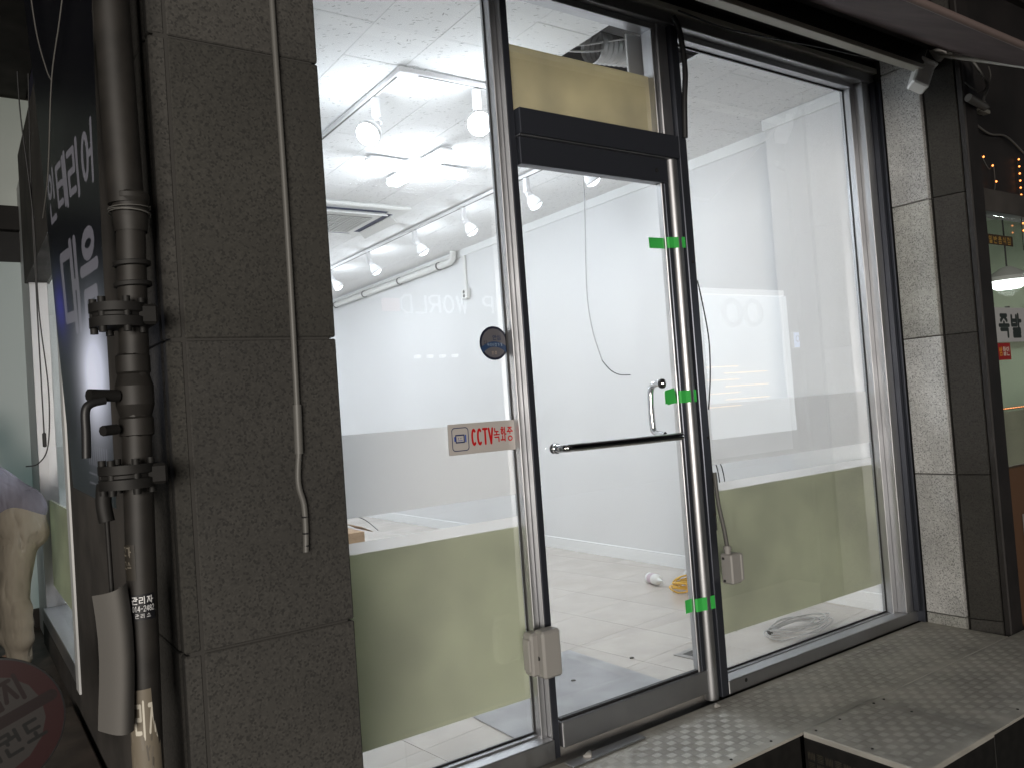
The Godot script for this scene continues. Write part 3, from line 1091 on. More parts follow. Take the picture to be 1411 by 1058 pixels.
func side_corridor() -> void:
	var w := thing("corridor_side_wall", "dull plastered side wall of the passage left of the shop", "wall")
	part("plaster", B(0.48, 0.62, -0.2, 3.4, -2.3, -0.12, 0.003), M.side_plaster, w)
	part("beam", B(0.48, 0.62, 2.45, 3.4, -4.45, -2.3, 0.003), M.side_plaster, w)
	part("base", B(0.48, 0.62, -0.2, 0.0, -4.45, -2.3, 0.003), M.side_plaster, w)
	var s := thing("side_window", "side window of the shop with olive film, facing the dark passage", "window")
	part("frame", B(0.47, 0.63, 0.0, 2.45, -2.42, -2.3, 0.003), M.trim_white, s)
	part("frame", B(0.5, 0.62, 0.0, 2.45, -4.45, -4.38, 0.003), M.steel, s)
	part("sill", B(0.48, 0.63, 0.0, 0.10, -4.38, -2.42, 0.003), M.steel, s)
	part("pane", B(0.5598, 0.5602, 0.1, 2.45, -4.38, -2.42), M.glass, s)
	part("lower_film", B(0.553, 0.554, 0.25, 0.868, -4.378, -2.422), M.green_film, s)
	part("frosted_band", B(0.565, 0.566, 0.98, 1.25, -4.378, -2.422), M.frost_film, s)
	var e := thing("passage_end", "glazed partition with a dark header at the end of the passage", "partition")
	part("wall", B(-1.4, 0.62, -0.2, 4.6, -5.2, -5.05), M.side_plaster, e)
	part("header", B(-1.4, 0.62, 2.95, 3.14, -5.05, -4.92, 0.004), M.brown_board, e)
	part("mullion", B(0.5, 0.56, 0.0, 2.95, -5.05, -4.95, 0.003), M.trim_white, e)
	part("lit_window", B(-1.2, 0.499, 0.0, 2.71, -5.04, -5.0), M.end_window, e)
	part("upper_pane", B(-1.2, 0.499, 2.712, 2.949, -5.035, -5.0), M.black_plastic, e)
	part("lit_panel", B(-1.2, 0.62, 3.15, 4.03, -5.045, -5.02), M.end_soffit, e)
	var far := thing("passage_far_wall", "plain wall on the far left side of the passage", "wall")
	part("wall", B(-1.5, -1.4, -0.2, 4.6, -5.2, 0.4), M.side_plaster, far)
	part("soffit", B(-1.4, 0.6, 4.05, 4.2, -5.2, -0.3, 0.004), M.side_plaster, far)
	var c := thing("hanging_cables", "two thin black cables hanging in the passage, one ending in a plug", "cable")
	part("cable", Shape.new().tube(smooth([V(0.215, 2.45, -0.5), V(0.218, 2.3, -0.5), V(0.236, 2.0, -0.5), V(0.238, 1.7, -0.5), V(0.252, 1.45, -0.5), V(0.243, 1.28, -0.5), V(0.215, 1.225, -0.5), V(0.18, 1.218, -0.5)], 8), 0.0022, 6), M.rubber, c)
	part("cable", Shape.new().tube(smooth([V(0.245, 2.45, -0.505), V(0.236, 2.1, -0.505), V(0.234, 1.75, -0.505), V(0.234, 1.5, -0.505), V(0.234, 1.31, -0.505)], 8), 0.0022, 6), M.rubber, c)
	part("plug", Shape.new().box(V(0.234, 1.295, -0.505), V(0.011, 0.045, 0.011), 0.003), M.rubber, c)


func lamp_head(t: Node3D, at: Vector3, face: Vector3, r: float) -> void:
	var y := -face.normalized()
	var x := y.cross(Vector3.BACK if absf(y.z) < 0.9 else Vector3.RIGHT).normalized()
	var xf := Transform3D(Basis(x, y, x.cross(y)), at)
	part("bulb_body", Shape.new().lathe([Vector2(r * 0.93, 0.014), Vector2(r * 0.96, 0.028), Vector2(r * 0.86, 0.046), Vector2(r * 0.62, 0.062), Vector2(0.025, 0.078), Vector2(0.022, 0.084)], xf, 24), M.bulb_body, t)
	part("ring", Shape.new().lathe([Vector2(r * 0.9, 0.0), Vector2(r * 1.02, 0.002), Vector2(r * 1.02, 0.013), Vector2(r * 0.9, 0.015)], xf, 24), M.lamp_white, t)
	part("socket", Shape.new().lathe([Vector2(0.0, 0.08), Vector2(0.024, 0.08), Vector2(0.024, 0.13), Vector2(0.018, 0.14), Vector2(0.0, 0.14)], xf, 16), M.lamp_white, t)
	part("lens", Shape.new().lathe([Vector2(0.0, -0.022), Vector2(r * 0.45, -0.018), Vector2(r * 0.8, -0.008), Vector2(r * 0.98, 0.005), Vector2(0.0, 0.012)], xf, 24), M.bulb_glow, t)


func track_lamp(label: String, mount: Vector3, head: Vector3, face: Vector3, r: float, energy: float) -> void:
	var t := thing("track_spotlight", label, "spotlight", Vector3.ZERO, "white spotlights on the ceiling track")
	part("adapter", Shape.new().box(mount + V(0, -0.058, 0), V(0.036, 0.1, 0.036), 0.004), M.lamp_white, t)
	part("neck", Shape.new().tube([mount + V(0, -0.1, 0), mount + V(0, -0.125, 0)], 0.012, 10), M.lamp_white, t)
	var back := head - face.normalized() * 0.11
	var side := face.cross(Vector3.UP).normalized() * 0.028
	for s in [-1.0, 1.0]:
		part("arm", Shape.new().tube(smooth([mount + V(0, -0.118, 0), mount.lerp(back, 0.55) + V(0, -0.05, 0) + side * s, back + side * s], 4), 0.0045, 6), M.lamp_white, t)
	part("pivot", Shape.new().tube([back - side * 1.4, back + side * 1.4], 0.006, 8), M.lamp_white, t)
	lamp_head(t, head, face, r)
	omni("spotlight_bulb", head - face.normalized() * 0.012, energy, 0.04, Color(0.93, 0.97, 1.0))


func shop_lights() -> void:
	# one lighting track bent round a rectangle under the ceiling
	var t := thing("lighting_track", "white lighting track bent in a rectangle under the shop ceiling", "lighting track")
	var runs := [[V(1.775, 2.878, -3.9), V(0.034, 0.022, 6.1)], [V(3.335, 2.878, -3.9), V(0.034, 0.022, 6.1)], [V(2.555, 2.878, -0.87), V(1.526, 0.022, 0.034)], [V(2.555, 2.878, -6.95), V(1.526, 0.022, 0.034)]]
	for k in runs:
		var s: Vector3 = k[1]
		var rail := part("rail", Shape.new().box(k[0], s, 0.002), M.lamp_white, t)
		var along_x := s.x > s.z
		part("slot", Shape.new().box(k[0] + V(0, -0.0105, 0), V(s.x - 0.14 if along_x else 0.011, 0.003, 0.011 if along_x else s.z - 0.14), 0.0), M.conduit, rail)
	for p in [V(1.775, 2.877, -0.87), V(3.335, 2.877, -0.87)]:
		part("corner", Shape.new().box(p, V(0.042, 0.026, 0.042), 0.003), M.lamp_white, t)
	track_lamp("nearer big track spotlight behind the left window, beside the stone pillar", V(1.785, 2.87, -1.18), V(1.712, 2.655, -1.14), V(-0.62, -0.62, 0.42), 0.064, 0.18)
	track_lamp("big track spotlight beside the door post, on the short front run of track", V(2.19, 2.87, -0.885), V(2.14, 2.655, -0.80), V(-0.3, -0.5, 0.7), 0.064, 0.18)
	var far := [[-1.44, "track spotlight half hidden by the top rail of the glass door"], [-2.06, "track spotlight seen through the top left of the glass door"], [-2.905, "small track spotlight nearest the left door post, over the right wall"], [-3.71, "small track spotlight in the middle of the rear row, above the wall pipe"], [-4.66, "small track spotlight right of the air conditioner, second from the pillar"], [-5.6, "farthest small track spotlight, just peeping out beside the dark pillar"]]
	for f in far:
		var z: float = f[0]
		track_lamp(f[1], V(3.335, 2.87, z), V(3.43, 2.685, z - 0.03), V(0.5, -0.8, 0.1), 0.05, 0.06 if z > -2.5 else 0.11)
	for z in [-2.5, -3.7, -4.9, -6.1]:  # out of view behind the pillar, added to brighten the deep room
		track_lamp("unseen track spotlight added on the left run of track, %s" % {-2.5: "first behind the dark pillar", -3.7: "second behind the dark pillar", -4.9: "third behind the dark pillar", -6.1: "last behind the dark pillar"}[z], V(1.775, 2.87, z), V(1.69, 2.685, z - 0.02), V(-0.5, -0.78, -0.1), 0.05, 0.15)
	# the cross shaped ceiling lamp, and two unseen ones added to brighten the back
	for z in [-2.11, -5.6, -8.3]:
		var x := thing("cross_ceiling_lamp", {-2.11: "bright white cross shaped LED lamp on the shop ceiling, in front of the air conditioner", -5.6: "unseen cross shaped LED lamp added deep in the shop behind the air conditioner", -8.3: "unseen cross shaped LED lamp added at the back wall of the shop"}[z], "ceiling lamp", Vector3.ZERO, "cross shaped ceiling lamps")
		var c := V(2.52, 2.86, z)
		part("base", Shape.new().lathe([Vector2(0.0, -0.02), Vector2(0.1, -0.02), Vector2(0.1, 0.0), Vector2(0.1, 0.04)], Transform3D(Basis.IDENTITY, c), 24), M.lamp_white, x)
		for k in 4:
			var b := Basis(Vector3.UP, PI / 2 * k + 0.04)
			var arm := part("arm", Shape.new().box(c + b * V(0.19, 0.018, 0), V(0.34, 0.02, 0.085), 0.008, b), M.lamp_white, x)
			part("diffuser", Shape.new().box(c + b * V(0.185, -0.012, 0), V(0.33, 0.04, 0.1), 0.016, b), M.cross_glow, arm)
		area("cross_lamp_light", c + V(0, -0.045, 0), 0.66, 0.66, Vector3(-PI / 2, 0, 0), 1.7 if z > -3.0 else 2.2, Color(0.94, 0.97, 1.0))
		omni("cross_lamp_bulb", c + V(0, -0.07, 0), 0.95 if z > -3.0 else 0.85, 0.12, Color(0.94, 0.97, 1.0))


func shop_things() -> void:
	# ceiling cassette air conditioner
	var a := thing("air_conditioner", "white ceiling cassette air conditioner with a square grille and open flaps", "air conditioner")
	var x0 := 2.06
	var x1 := 3.005
	var z0 := -4.065
	var z1 := -3.12
	part("panel", B(x0, x1, 2.868, 2.899, z0, z1, 0.012), M.plastic_white, a)
	part("raised_panel", B(x0 + 0.17, x1 - 0.17, 2.848, 2.868, z0 + 0.17, z1 - 0.17, 0.01), M.plastic_white, a)
	part("slot", B(x0 + 0.16, x1 - 0.16, 2.865, 2.8675, z1 - 0.15, z1 - 0.09), M.navy, a)
	part("slot", B(x0 + 0.16, x1 - 0.16, 2.865, 2.8675, z0 + 0.09, z0 + 0.15), M.navy, a)
	part("slot", B(x1 - 0.15, x1 - 0.09, 2.865, 2.8675, z0 + 0.16, z1 - 0.16), M.navy, a)
	part("slot", B(x0 + 0.09, x0 + 0.15, 2.865, 2.8675, z0 + 0.16, z1 - 0.16), M.navy, a)
	part("flap", Shape.new().box(V(x1 - 0.075, 2.835, (z0 + z1) / 2), V(0.012, 0.075, 0.6), 0.004, Basis(Vector3.BACK, 0.75)), M.plastic_white, a)
	part("flap", Shape.new().box(V((x0 + x1) / 2, 2.845, z1 - 0.1), V(0.6, 0.012, 0.06), 0.004, Basis(Vector3.RIGHT, 0.5)), M.plastic_white, a)
	var g := part("grille", B(x0 + 0.23, x1 - 0.23, 2.8455, 2.849, z0 + 0.23, z1 - 0.23), M.conduit, a)
	for k in 15:
		var d := -0.24 + k * 0.034
		part("grille_bar", Shape.new().box(V(2.5325 + d, 2.842, -3.5925), V(0.006, 0.006, 0.48), 0.001), M.plastic_white, g)
		part("grille_bar", Shape.new().box(V(2.5325, 2.8425, -3.5925 + d), V(0.48, 0.006, 0.006), 0.001), M.plastic_white, g)
	# refrigerant pipe in the corner of wall and ceiling
	var p := thing("wall_pipe", "lagged cream pipe running high along the right wall to the ceiling", "pipe")
	part("pipe", Shape.new().tube(smooth([V(4.215, 2.80, -9.4), V(4.215, 2.80, -5.2), V(4.215, 2.80, -4.75), V(4.215, 2.805, -4.62), V(4.215, 2.835, -4.56), V(4.215, 2.9, -4.55)], 6), 0.034, 12), M.plastic_white, p)
	for z in [-4.85, -5.75, -6.7, -7.6]:
		part("clip", Shape.new().lathe([Vector2(0.036, -0.012), Vector2(0.041, -0.01), Vector2(0.041, 0.01), Vector2(0.036, 0.012)], Transform3D(Basis(Vector3.RIGHT, PI / 2), V(4.215, 2.80, z)), 14), M.conduit, p)
	part("second_pipe", Shape.new().tube([V(4.24, 2.86, -9.4), V(4.24, 2.86, -4.62), V(4.24, 2.9, -4.6)], 0.016, 8), M.plastic_white, p)
	var s := thing("wall_socket", "white wall socket at the foot of a surface trunking on the right wall", "socket")
	part("trunking", B(4.25, 4.27, 2.49, 2.83, -4.44, -4.40, 0.003), M.plastic_white, s)
	part("box", B(4.225, 4.27, 2.395, 2.495, -4.47, -4.36, 0.006), M.plastic_white, s)
	for y in [2.425, 2.465]:
		part("outlet", Shape.new().lathe([Vector2(0.018, 0), Vector2(0.018, 0.002), Vector2(0, 0.001)], Transform3D(Basis(Vector3.BACK, PI / 2), V(4.225, y, -4.415)), 14), M.conduit, s)
	# cable hanging from the ceiling in front of the wall
	var c := thing("ceiling_cable", "white cable hanging from the ceiling, seen through the glass door", "cable")
	var run := [V(3.8, 2.9, -1.99), V(3.8, 2.6, -2.01), V(3.8, 2.09, -2.05), V(3.8, 1.8, -2.02), V(3.8, 1.573, -1.94)]
	part("sheath", Shape.new().tube(smooth(run, 8), 0.0042, 8), M.grey_cable, c)
	part("bare_end", Shape.new().tube(smooth([V(3.8, 1.573, -1.94), V(3.8, 1.5, -1.86), V(3.8, 1.462, -1.77), V(3.8, 1.452, -1.665)], 6), 0.0036, 6), M.rubber, c)
	# open hatch with its duct and the board that hangs from it
	var h := thing("ceiling_duct", "flexible duct and white cables showing in the open ceiling hatch over the door", "duct")
	var hose := []
	for k in 40:
		hose.append(Vector2(0.075 + (0.006 if k % 2 else 0.0), k * 0.016))
	part("hose", Shape.new().lathe(hose, Transform3D(Basis(Vector3.BACK, PI / 2 + 0.1), V(3.2, 3.04, -0.45)), 14), M.duct, h)
	part("box", B(2.44, 2.95, 3.12, 3.29, -0.3, -0.12, 0.004), M.duct, h)
	part("cable", Shape.new().tube(smooth([V(2.3, 2.95, -0.5), V(2.5, 2.955, -0.42), V(2.75, 3.0, -0.33), V(3.0, 3.02, -0.3)], 6), 0.005, 6), M.white_cable, h)
	part("cable", Shape.new().tube(smooth([V(2.35, 2.95, -0.52), V(2.55, 2.945, -0.45), V(2.8, 2.98, -0.36), V(3.0, 2.99, -0.33)], 6), 0.005, 6), M.white_cable, h)
	solo("hatch_board", B(2.505, 2.70, 2.60, 2.892, -0.152, -0.14, 0.002), M.duct, "grey board hanging from the open ceiling hatch behind the transom glass", "board")
	# things on the floor
	var m := thing("entrance_mat", "grey entrance mat on the shop floor just inside the door", "mat")
	part("mat", B(1.68, 2.5, 0.0515, 0.0565, -0.87, -0.1, 0.002), M.mat, m)
	var b := thing("sealant_bottle", "white sealant bottle lying on the shop floor near the right wall", "bottle")
	var lie := Transform3D(Basis(V(0.9, 0, 0.4), V(-0.4, 0.1, 0.9).normalized(), V(0, 1, 0)).orthonormalized(), V(3.78, 0.09, -1.56))
	part("body", Shape.new().lathe([Vector2(0, -0.1), Vector2(0.032, -0.1), Vector2(0.035, -0.095), Vector2(0.035, 0.05), Vector2(0.03, 0.065), Vector2(0.014, 0.08)], lie, 18), M.plastic_white, b)
	part("label", Shape.new().lathe([Vector2(0.0356, -0.06), Vector2(0.0356, 0.01)], lie, 18), M.pink_label, b)
	part("nozzle", Shape.new().lathe([Vector2(0.014, 0.08), Vector2(0.012, 0.1), Vector2(0.004, 0.15), Vector2(0, 0.15)], lie, 12), M.plastic_white, b)
	solo("paper_scrap", Shape.new().box(V(3.88, 0.054, -1.42), V(0.09, 0.002, 0.035), 0.0, Basis(Vector3.UP, 0.5)), M.trim_white, "small white paper scrap beside the bottle on the shop floor", "paper")
	var y := thing("yellow_cable_coil", "coil of yellow cable lying on the shop floor behind the door", "cable")
	for k in 9:
		y.add_child(coil(V(3.84 + rng.randf_range(-0.02, 0.02), 0.06 + 0.006 * k, -1.27 + rng.randf_range(-0.02, 0.02)), 0.14 + rng.randf_range(-0.025, 0.025), 0.10 + rng.randf_range(-0.02, 0.02), 0.0048, M.yellow_cable, 0.02), true)
	solo("plastic_bag", body([[V(3.92, 0.09, -1.42), V(4.0, 0.11, -1.38), 0.035, 0.03], [V(3.96, 0.12, -1.42), V(4.02, 0.14, -1.42), 0.028, 0.02], [V(3.9, 0.1, -1.36), V(3.95, 0.13, -1.38), 0.02, 0.02]], 0.02, 0.008), M.plastic_bag, "crumpled clear plastic bag beside the yellow cable coil", "bag")
	var w := thing("grey_cable_coil", "loose coil of thin grey cable on the floor under the right window", "cable")
	for k in 9:
		w.add_child(coil(V(3.47 + rng.randf_range(-0.05, 0.05), 0.058 + 0.004 * k, -0.235 + rng.randf_range(-0.015, 0.015)), 0.2 + rng.randf_range(-0.05, 0.04), 0.085 + rng.randf_range(-0.02, 0.02), 0.0026, M.grey_cable, 0.015), true)
	part("knot", Shape.new().box(V(3.29, 0.085, -0.26), V(0.03, 0.02, 0.02), 0.004), M.rubber, w)
	var o := thing("floor_outlet", "open square floor outlet with white cables sticking out, by the door foot", "floor outlet")
	var q := Basis(Vector3.UP, 0.11)
	part("rim", Shape.new().box(V(2.885, 0.053, -0.36), V(0.17, 0.004, 0.17), 0.001, q), M.old_plastic, o)
	part("opening", Shape.new().box(V(2.89, 0.0555, -0.355), V(0.115, 0.002, 0.115), 0.0, q), M.rubber, o)
	for k in 4:
		var at := V(2.86 + 0.02 * k, 0.056, -0.37 + 0.01 * (k % 2))
		part("cable", Shape.new().tube(smooth([at, at + V(0.008, 0.03, 0.01), at + V(0.02, 0.035 + 0.01 * (k % 2), 0.02), at + V(0.035, 0.012, 0.035)], 4), 0.0055, 6), M.white_cable, o)
	for k in [V(2.62, 0.055, -0.55), V(2.22, 0.058, -0.5), V(3.3, 0.055, -2.3)]:
		solo("floor_crumb", body([[k, k + V(0.012, 0, 0.006), 0.006, 0.005]], 0.004, 0.004), M.conduit, "small dark crumb on the pale tiles" + {V(2.62, 0.055, -0.55): " right of the mat", V(2.22, 0.058, -0.5): " on the grey mat", V(3.3, 0.055, -2.3): " near the right wall"}[k], "debris")
	# a carton deep in the shop and a low white plinth along the wall
	var k := thing("cardboard_box", "open brown cardboard box on the shop floor, beside the dark pillar's edge", "box")
	part("box", B(2.72, 3.06, 0.051, 0.26, -4.95, -4.55, 0.003), M.cardboard, k)
	part("flap", Shape.new().box(V(3.1, 0.27, -4.75), V(0.12, 0.004, 0.38), 0.0, Basis(Vector3.BACK, -0.5)), M.cardboard, k)
	part("scraps", Shape.new().tube(smooth([V(2.85, 0.26, -4.7), V(2.95, 0.4, -4.7), V(3.1, 0.36, -4.65), V(3.22, 0.24, -4.6)], 6), 0.004, 5), M.conduit, k)
	var n := thing("window_wires", "two thin dark wires rising behind the right window film", "wire")
	part("wire", Shape.new().tube(smooth([V(2.90, 0.2, -0.13), V(2.87, 0.85, -0.13), V(2.84, 0.99, -0.13), V(2.82, 1.05, -0.13)], 5), 0.0028, 6), M.rubber, n)
	part("wire", Shape.new().tube(smooth([V(2.93, 0.2, -0.135), V(2.91, 0.85, -0.135), V(2.87, 0.99, -0.135), V(2.84, 1.04, -0.135)], 5), 0.0028, 6), M.rubber, n)


func coil(c: Vector3, rx: float, rz: float, r: float, m: Material, lift: float) -> MeshInstance3D:
	var pts := []
	var ph := rng.randf() * TAU
	for k in 25:
		var a := TAU * k / 24.0
		pts.append(c + V(cos(a) * rx, absf(sin(a * 1.5 + ph)) * lift, sin(a) * rz))
	var o := MeshInstance3D.new()
	o.mesh = Shape.new().tube(pts, r, 6).mesh(m)
	o.name = "loop"
	return o


func front_things() -> void:
	# CCTV notice
	var im := blank(640, 230, Color(0.70, 0.68, 0.665))
	var blue := Color(0.07, 0.13, 0.32)
	var lit := Color(0.15, 0.3, 0.65)
	var red := Color(0.72, 0.05, 0.08)
	put(im, [loop_of(0.18, 0.14, 0.18, 0.14, PI, PI * 1.5) + loop_of(0.82, 0.14, 0.18, 0.14, PI * 1.5, TAU) + loop_of(0.82, 0.86, 0.18, 0.14, 0, PI / 2) + loop_of(0.18, 0.86, 0.18, 0.14, PI / 2, PI) + [Vector2(0, 0.14)]], Rect2(32, 30, 150, 170), 6, blue)
	put(im, lines("0,0 1,0 1,1 0,1 0,0"), Rect2(66, 84, 76, 54), 9, blue)
	put(im, lines("0,0 0,1|1,-.4 1,1.4"), Rect2(56, 98, 100, 26), 11, lit)
	put(im, lines("0,0 0,.1|1,0 1,.1"), Rect2(90, 108, 22, 10), 7, blue)
	stroke(im, [Vector2(84, 124), Vector2(124, 124)], 4, lit)
	write(im, "CCTV", Vector2(216, 52), Vector2(36, 112), 18, 17, red)
	write(im, "녹화중", Vector2(426, 52), Vector2(54, 104), 12, 10, red)
	var s := thing("cctv_sign", "grey plate lettered CCTV in red with a blue camera sign, on the left window", "sign")
	s.position = V(1.437, 1.136, -0.094)
	s.rotation.z = -0.004
	part("plate", B(0, 0.288, 0, 0.11, 0, 0.004, 0.001), M.old_plastic, s)
	part("print", Shape.new().print_on(V(0, 0.11, 0.0055), V(0.288, 0, 0), V(0, -0.11, 0)), printed("cctv_print", im, 0.35), s)
	# round sticker
	var grey := Color(0.36, 0.35, 0.37)
	im = blank(256, 256, grey)
	var edge := Color(0.07, 0.09, 0.17)
	put(im, [loop_of(0.5, 0.5, 0.475, 0.475)], Rect2(0, 0, 256, 256), 20, edge)
	put(im, [loop_of(0.5, 1.15, 0.62, 0.62, PI * 1.18, PI * 1.82)], Rect2(0, 0, 256, 256), 40, Color(0.14, 0.23, 0.36))
	write(im, "우리시장가게", Vector2(66, 128), Vector2(19, 24), 4, 3, Color(0.5, 0.55, 0.62))
	write(im, "안심", Vector2(120, 70), Vector2(34, 34), 6, 5, Color(0.16, 0.2, 0.3))
	write(im, "더", Vector2(40, 110), Vector2(26, 26), 4, 4, Color(0.2, 0.2, 0.25))
	write(im, "인증", Vector2(104, 190), Vector2(20, 22), 6, 3, Color(0.6, 0.55, 0.5))
	var disc := PackedVector2Array()
	for k in 40:
		disc.append(Vector2(cos(TAU * k / 40), sin(TAU * k / 40)) * 0.063)
	solo("round_sticker", Shape.new().plate(disc, 0.001, Transform3D(Basis.IDENTITY, V(1.664, 1.532, -0.0975))), printed("sticker_print", im, 0.5), "round navy and grey sticker on the left window beside the door post", "sticker")
	# green tape between leaf and post
	var tapes := [[V(2.44, 1.915, 0), 0.18, 0.046, 0.02, "upper strip of green tape across the door edge"], [V(2.463, 1.258, 0), 0.15, 0.052, 0.0, "green tape strip on the door edge beside the handle"], [V(2.488, 0.378, 0), 0.14, 0.055, 0.015, "lowest green tape strip near the foot of the door edge"]]
	for t in tapes:
		var o := thing("green_tape", t[4], "tape", t[0] + V(0, 0, -0.012), "green tape strips on the door edge")
		var w: float = t[1]
		var h: float = t[2]
		var sh := Shape.new()
		var top := V(0, h, 0)
		var x: float = 2.563 - t[0].x
		var pts := [V(0, 0, -0.0215), V(2.524 - t[0].x, 0, -0.0215), V(2.538 - t[0].x, 0, 0.0), V(x, 0, 0.002), V(x + 0.02, 0, 0.011), V(w, 0, 0.0155)]
		for k in pts.size() - 1:
			var a: Vector3 = pts[k]
			var b: Vector3 = pts[k + 1]
			var nn := V(-(b.z - a.z), 0, b.x - a.x).normalized()
			sh.quad(a, b, b + top, a + top, nn)
			sh.quad(a - nn * 0.0006, b - nn * 0.0006, b + top - nn * 0.0006, a + top - nn * 0.0006, -nn)
		part("strip", sh, M.green_tape, o)
		o.rotation.z = t[3]
		if h == 0.052:
			part("flap", Shape.new().box(V(0.03, 0.03, -0.017), V(0.055, 0.062, 0.0008), 0.0, Basis(Vector3.BACK, 0.16)), M.green_tape, o)
	# plastic boxes at the foot of the posts
	var l := thing("sensor_box", "grey plastic box on the left door post near the ground", "box", Vector3.ZERO, "plastic boxes on the door posts")
	part("housing", B(1.675, 1.757, 0.325, 0.492, 0.002, 0.06, 0.008), M.old_plastic, l)
	part("back_box", B(1.648, 1.695, 0.332, 0.485, -0.028, 0.026, 0.008), M.old_plastic, l)
	part("rib", B(1.64, 1.66, 0.35, 0.465, -0.02, 0.02, 0.004), M.old_plastic, l)
	part("hole", Shape.new().lathe([Vector2(0.008, 0), Vector2(0.008, 0.0015), Vector2(0, 0.0015)], Transform3D(Basis(Vector3.BACK, PI / 2), V(1.6755, 0.395, 0.028)), 10), M.rubber, l)
	var r := thing("sensor_box", "grey plastic box with a cable on the right door post, beside the olive film", "box", Vector3.ZERO, "plastic boxes on the door posts")
	part("housing", B(2.683, 2.745, 0.475, 0.602, 0.0, 0.062, 0.006), M.old_plastic, r)
	part("lid", B(2.747, 2.768, 0.48, 0.597, 0.002, 0.058, 0.006), M.old_plastic, r)
	part("gland", Shape.new().tube([V(2.70, 0.602, 0.03), V(2.70, 0.635, 0.03)], 0.014, 10), M.old_plastic, r)
	part("gland", Shape.new().tube([V(2.70, 0.617, 0.03), V(2.70, 0.632, 0.03)], 0.018, 6), M.old_plastic, r)
	for y in [0.487, 0.582]:
		part("screw", Shape.new().box(V(2.683, y, 0.018), V(0.004, 0.01, 0.012), 0.001), M.rubber, r)
	part("lead", Shape.new().tube(smooth([V(2.70, 0.63, 0.03), V(2.695, 0.7, 0.026), V(2.687, 0.82, 0.012), V(2.684, 0.95, 0.006)], 5), 0.009, 8), M.conduit, r)
	var c := thing("post_cable", "black cable tied along the right door post from the header down", "cable")
	part("cable", Shape.new().tube(smooth([V(2.645, 2.93, 0.01), V(2.668, 2.86, 0.022), V(2.678, 2.7, 0.026), V(2.67, 2.56, 0.016), V(2.665, 2.4, 0.007)], 6), 0.012, 10), M.rubber, c)
	part("cable", Shape.new().tube(smooth([V(2.682, 2.4, -0.01), V(2.684, 1.9, -0.012), V(2.686, 1.5, -0.014), V(2.686, 1.0, -0.012), V(2.686, 0.7, -0.01)], 6), 0.005, 6), M.rubber, c)
	part("loose_cable", Shape.new().tube(smooth([V(2.684, 1.78, -0.004), V(2.70, 1.68, 0.0), V(2.72, 1.52, 0.002), V(2.712, 1.36, 0.0), V(2.69, 1.22, -0.004)], 6), 0.003, 6), M.rubber, c)


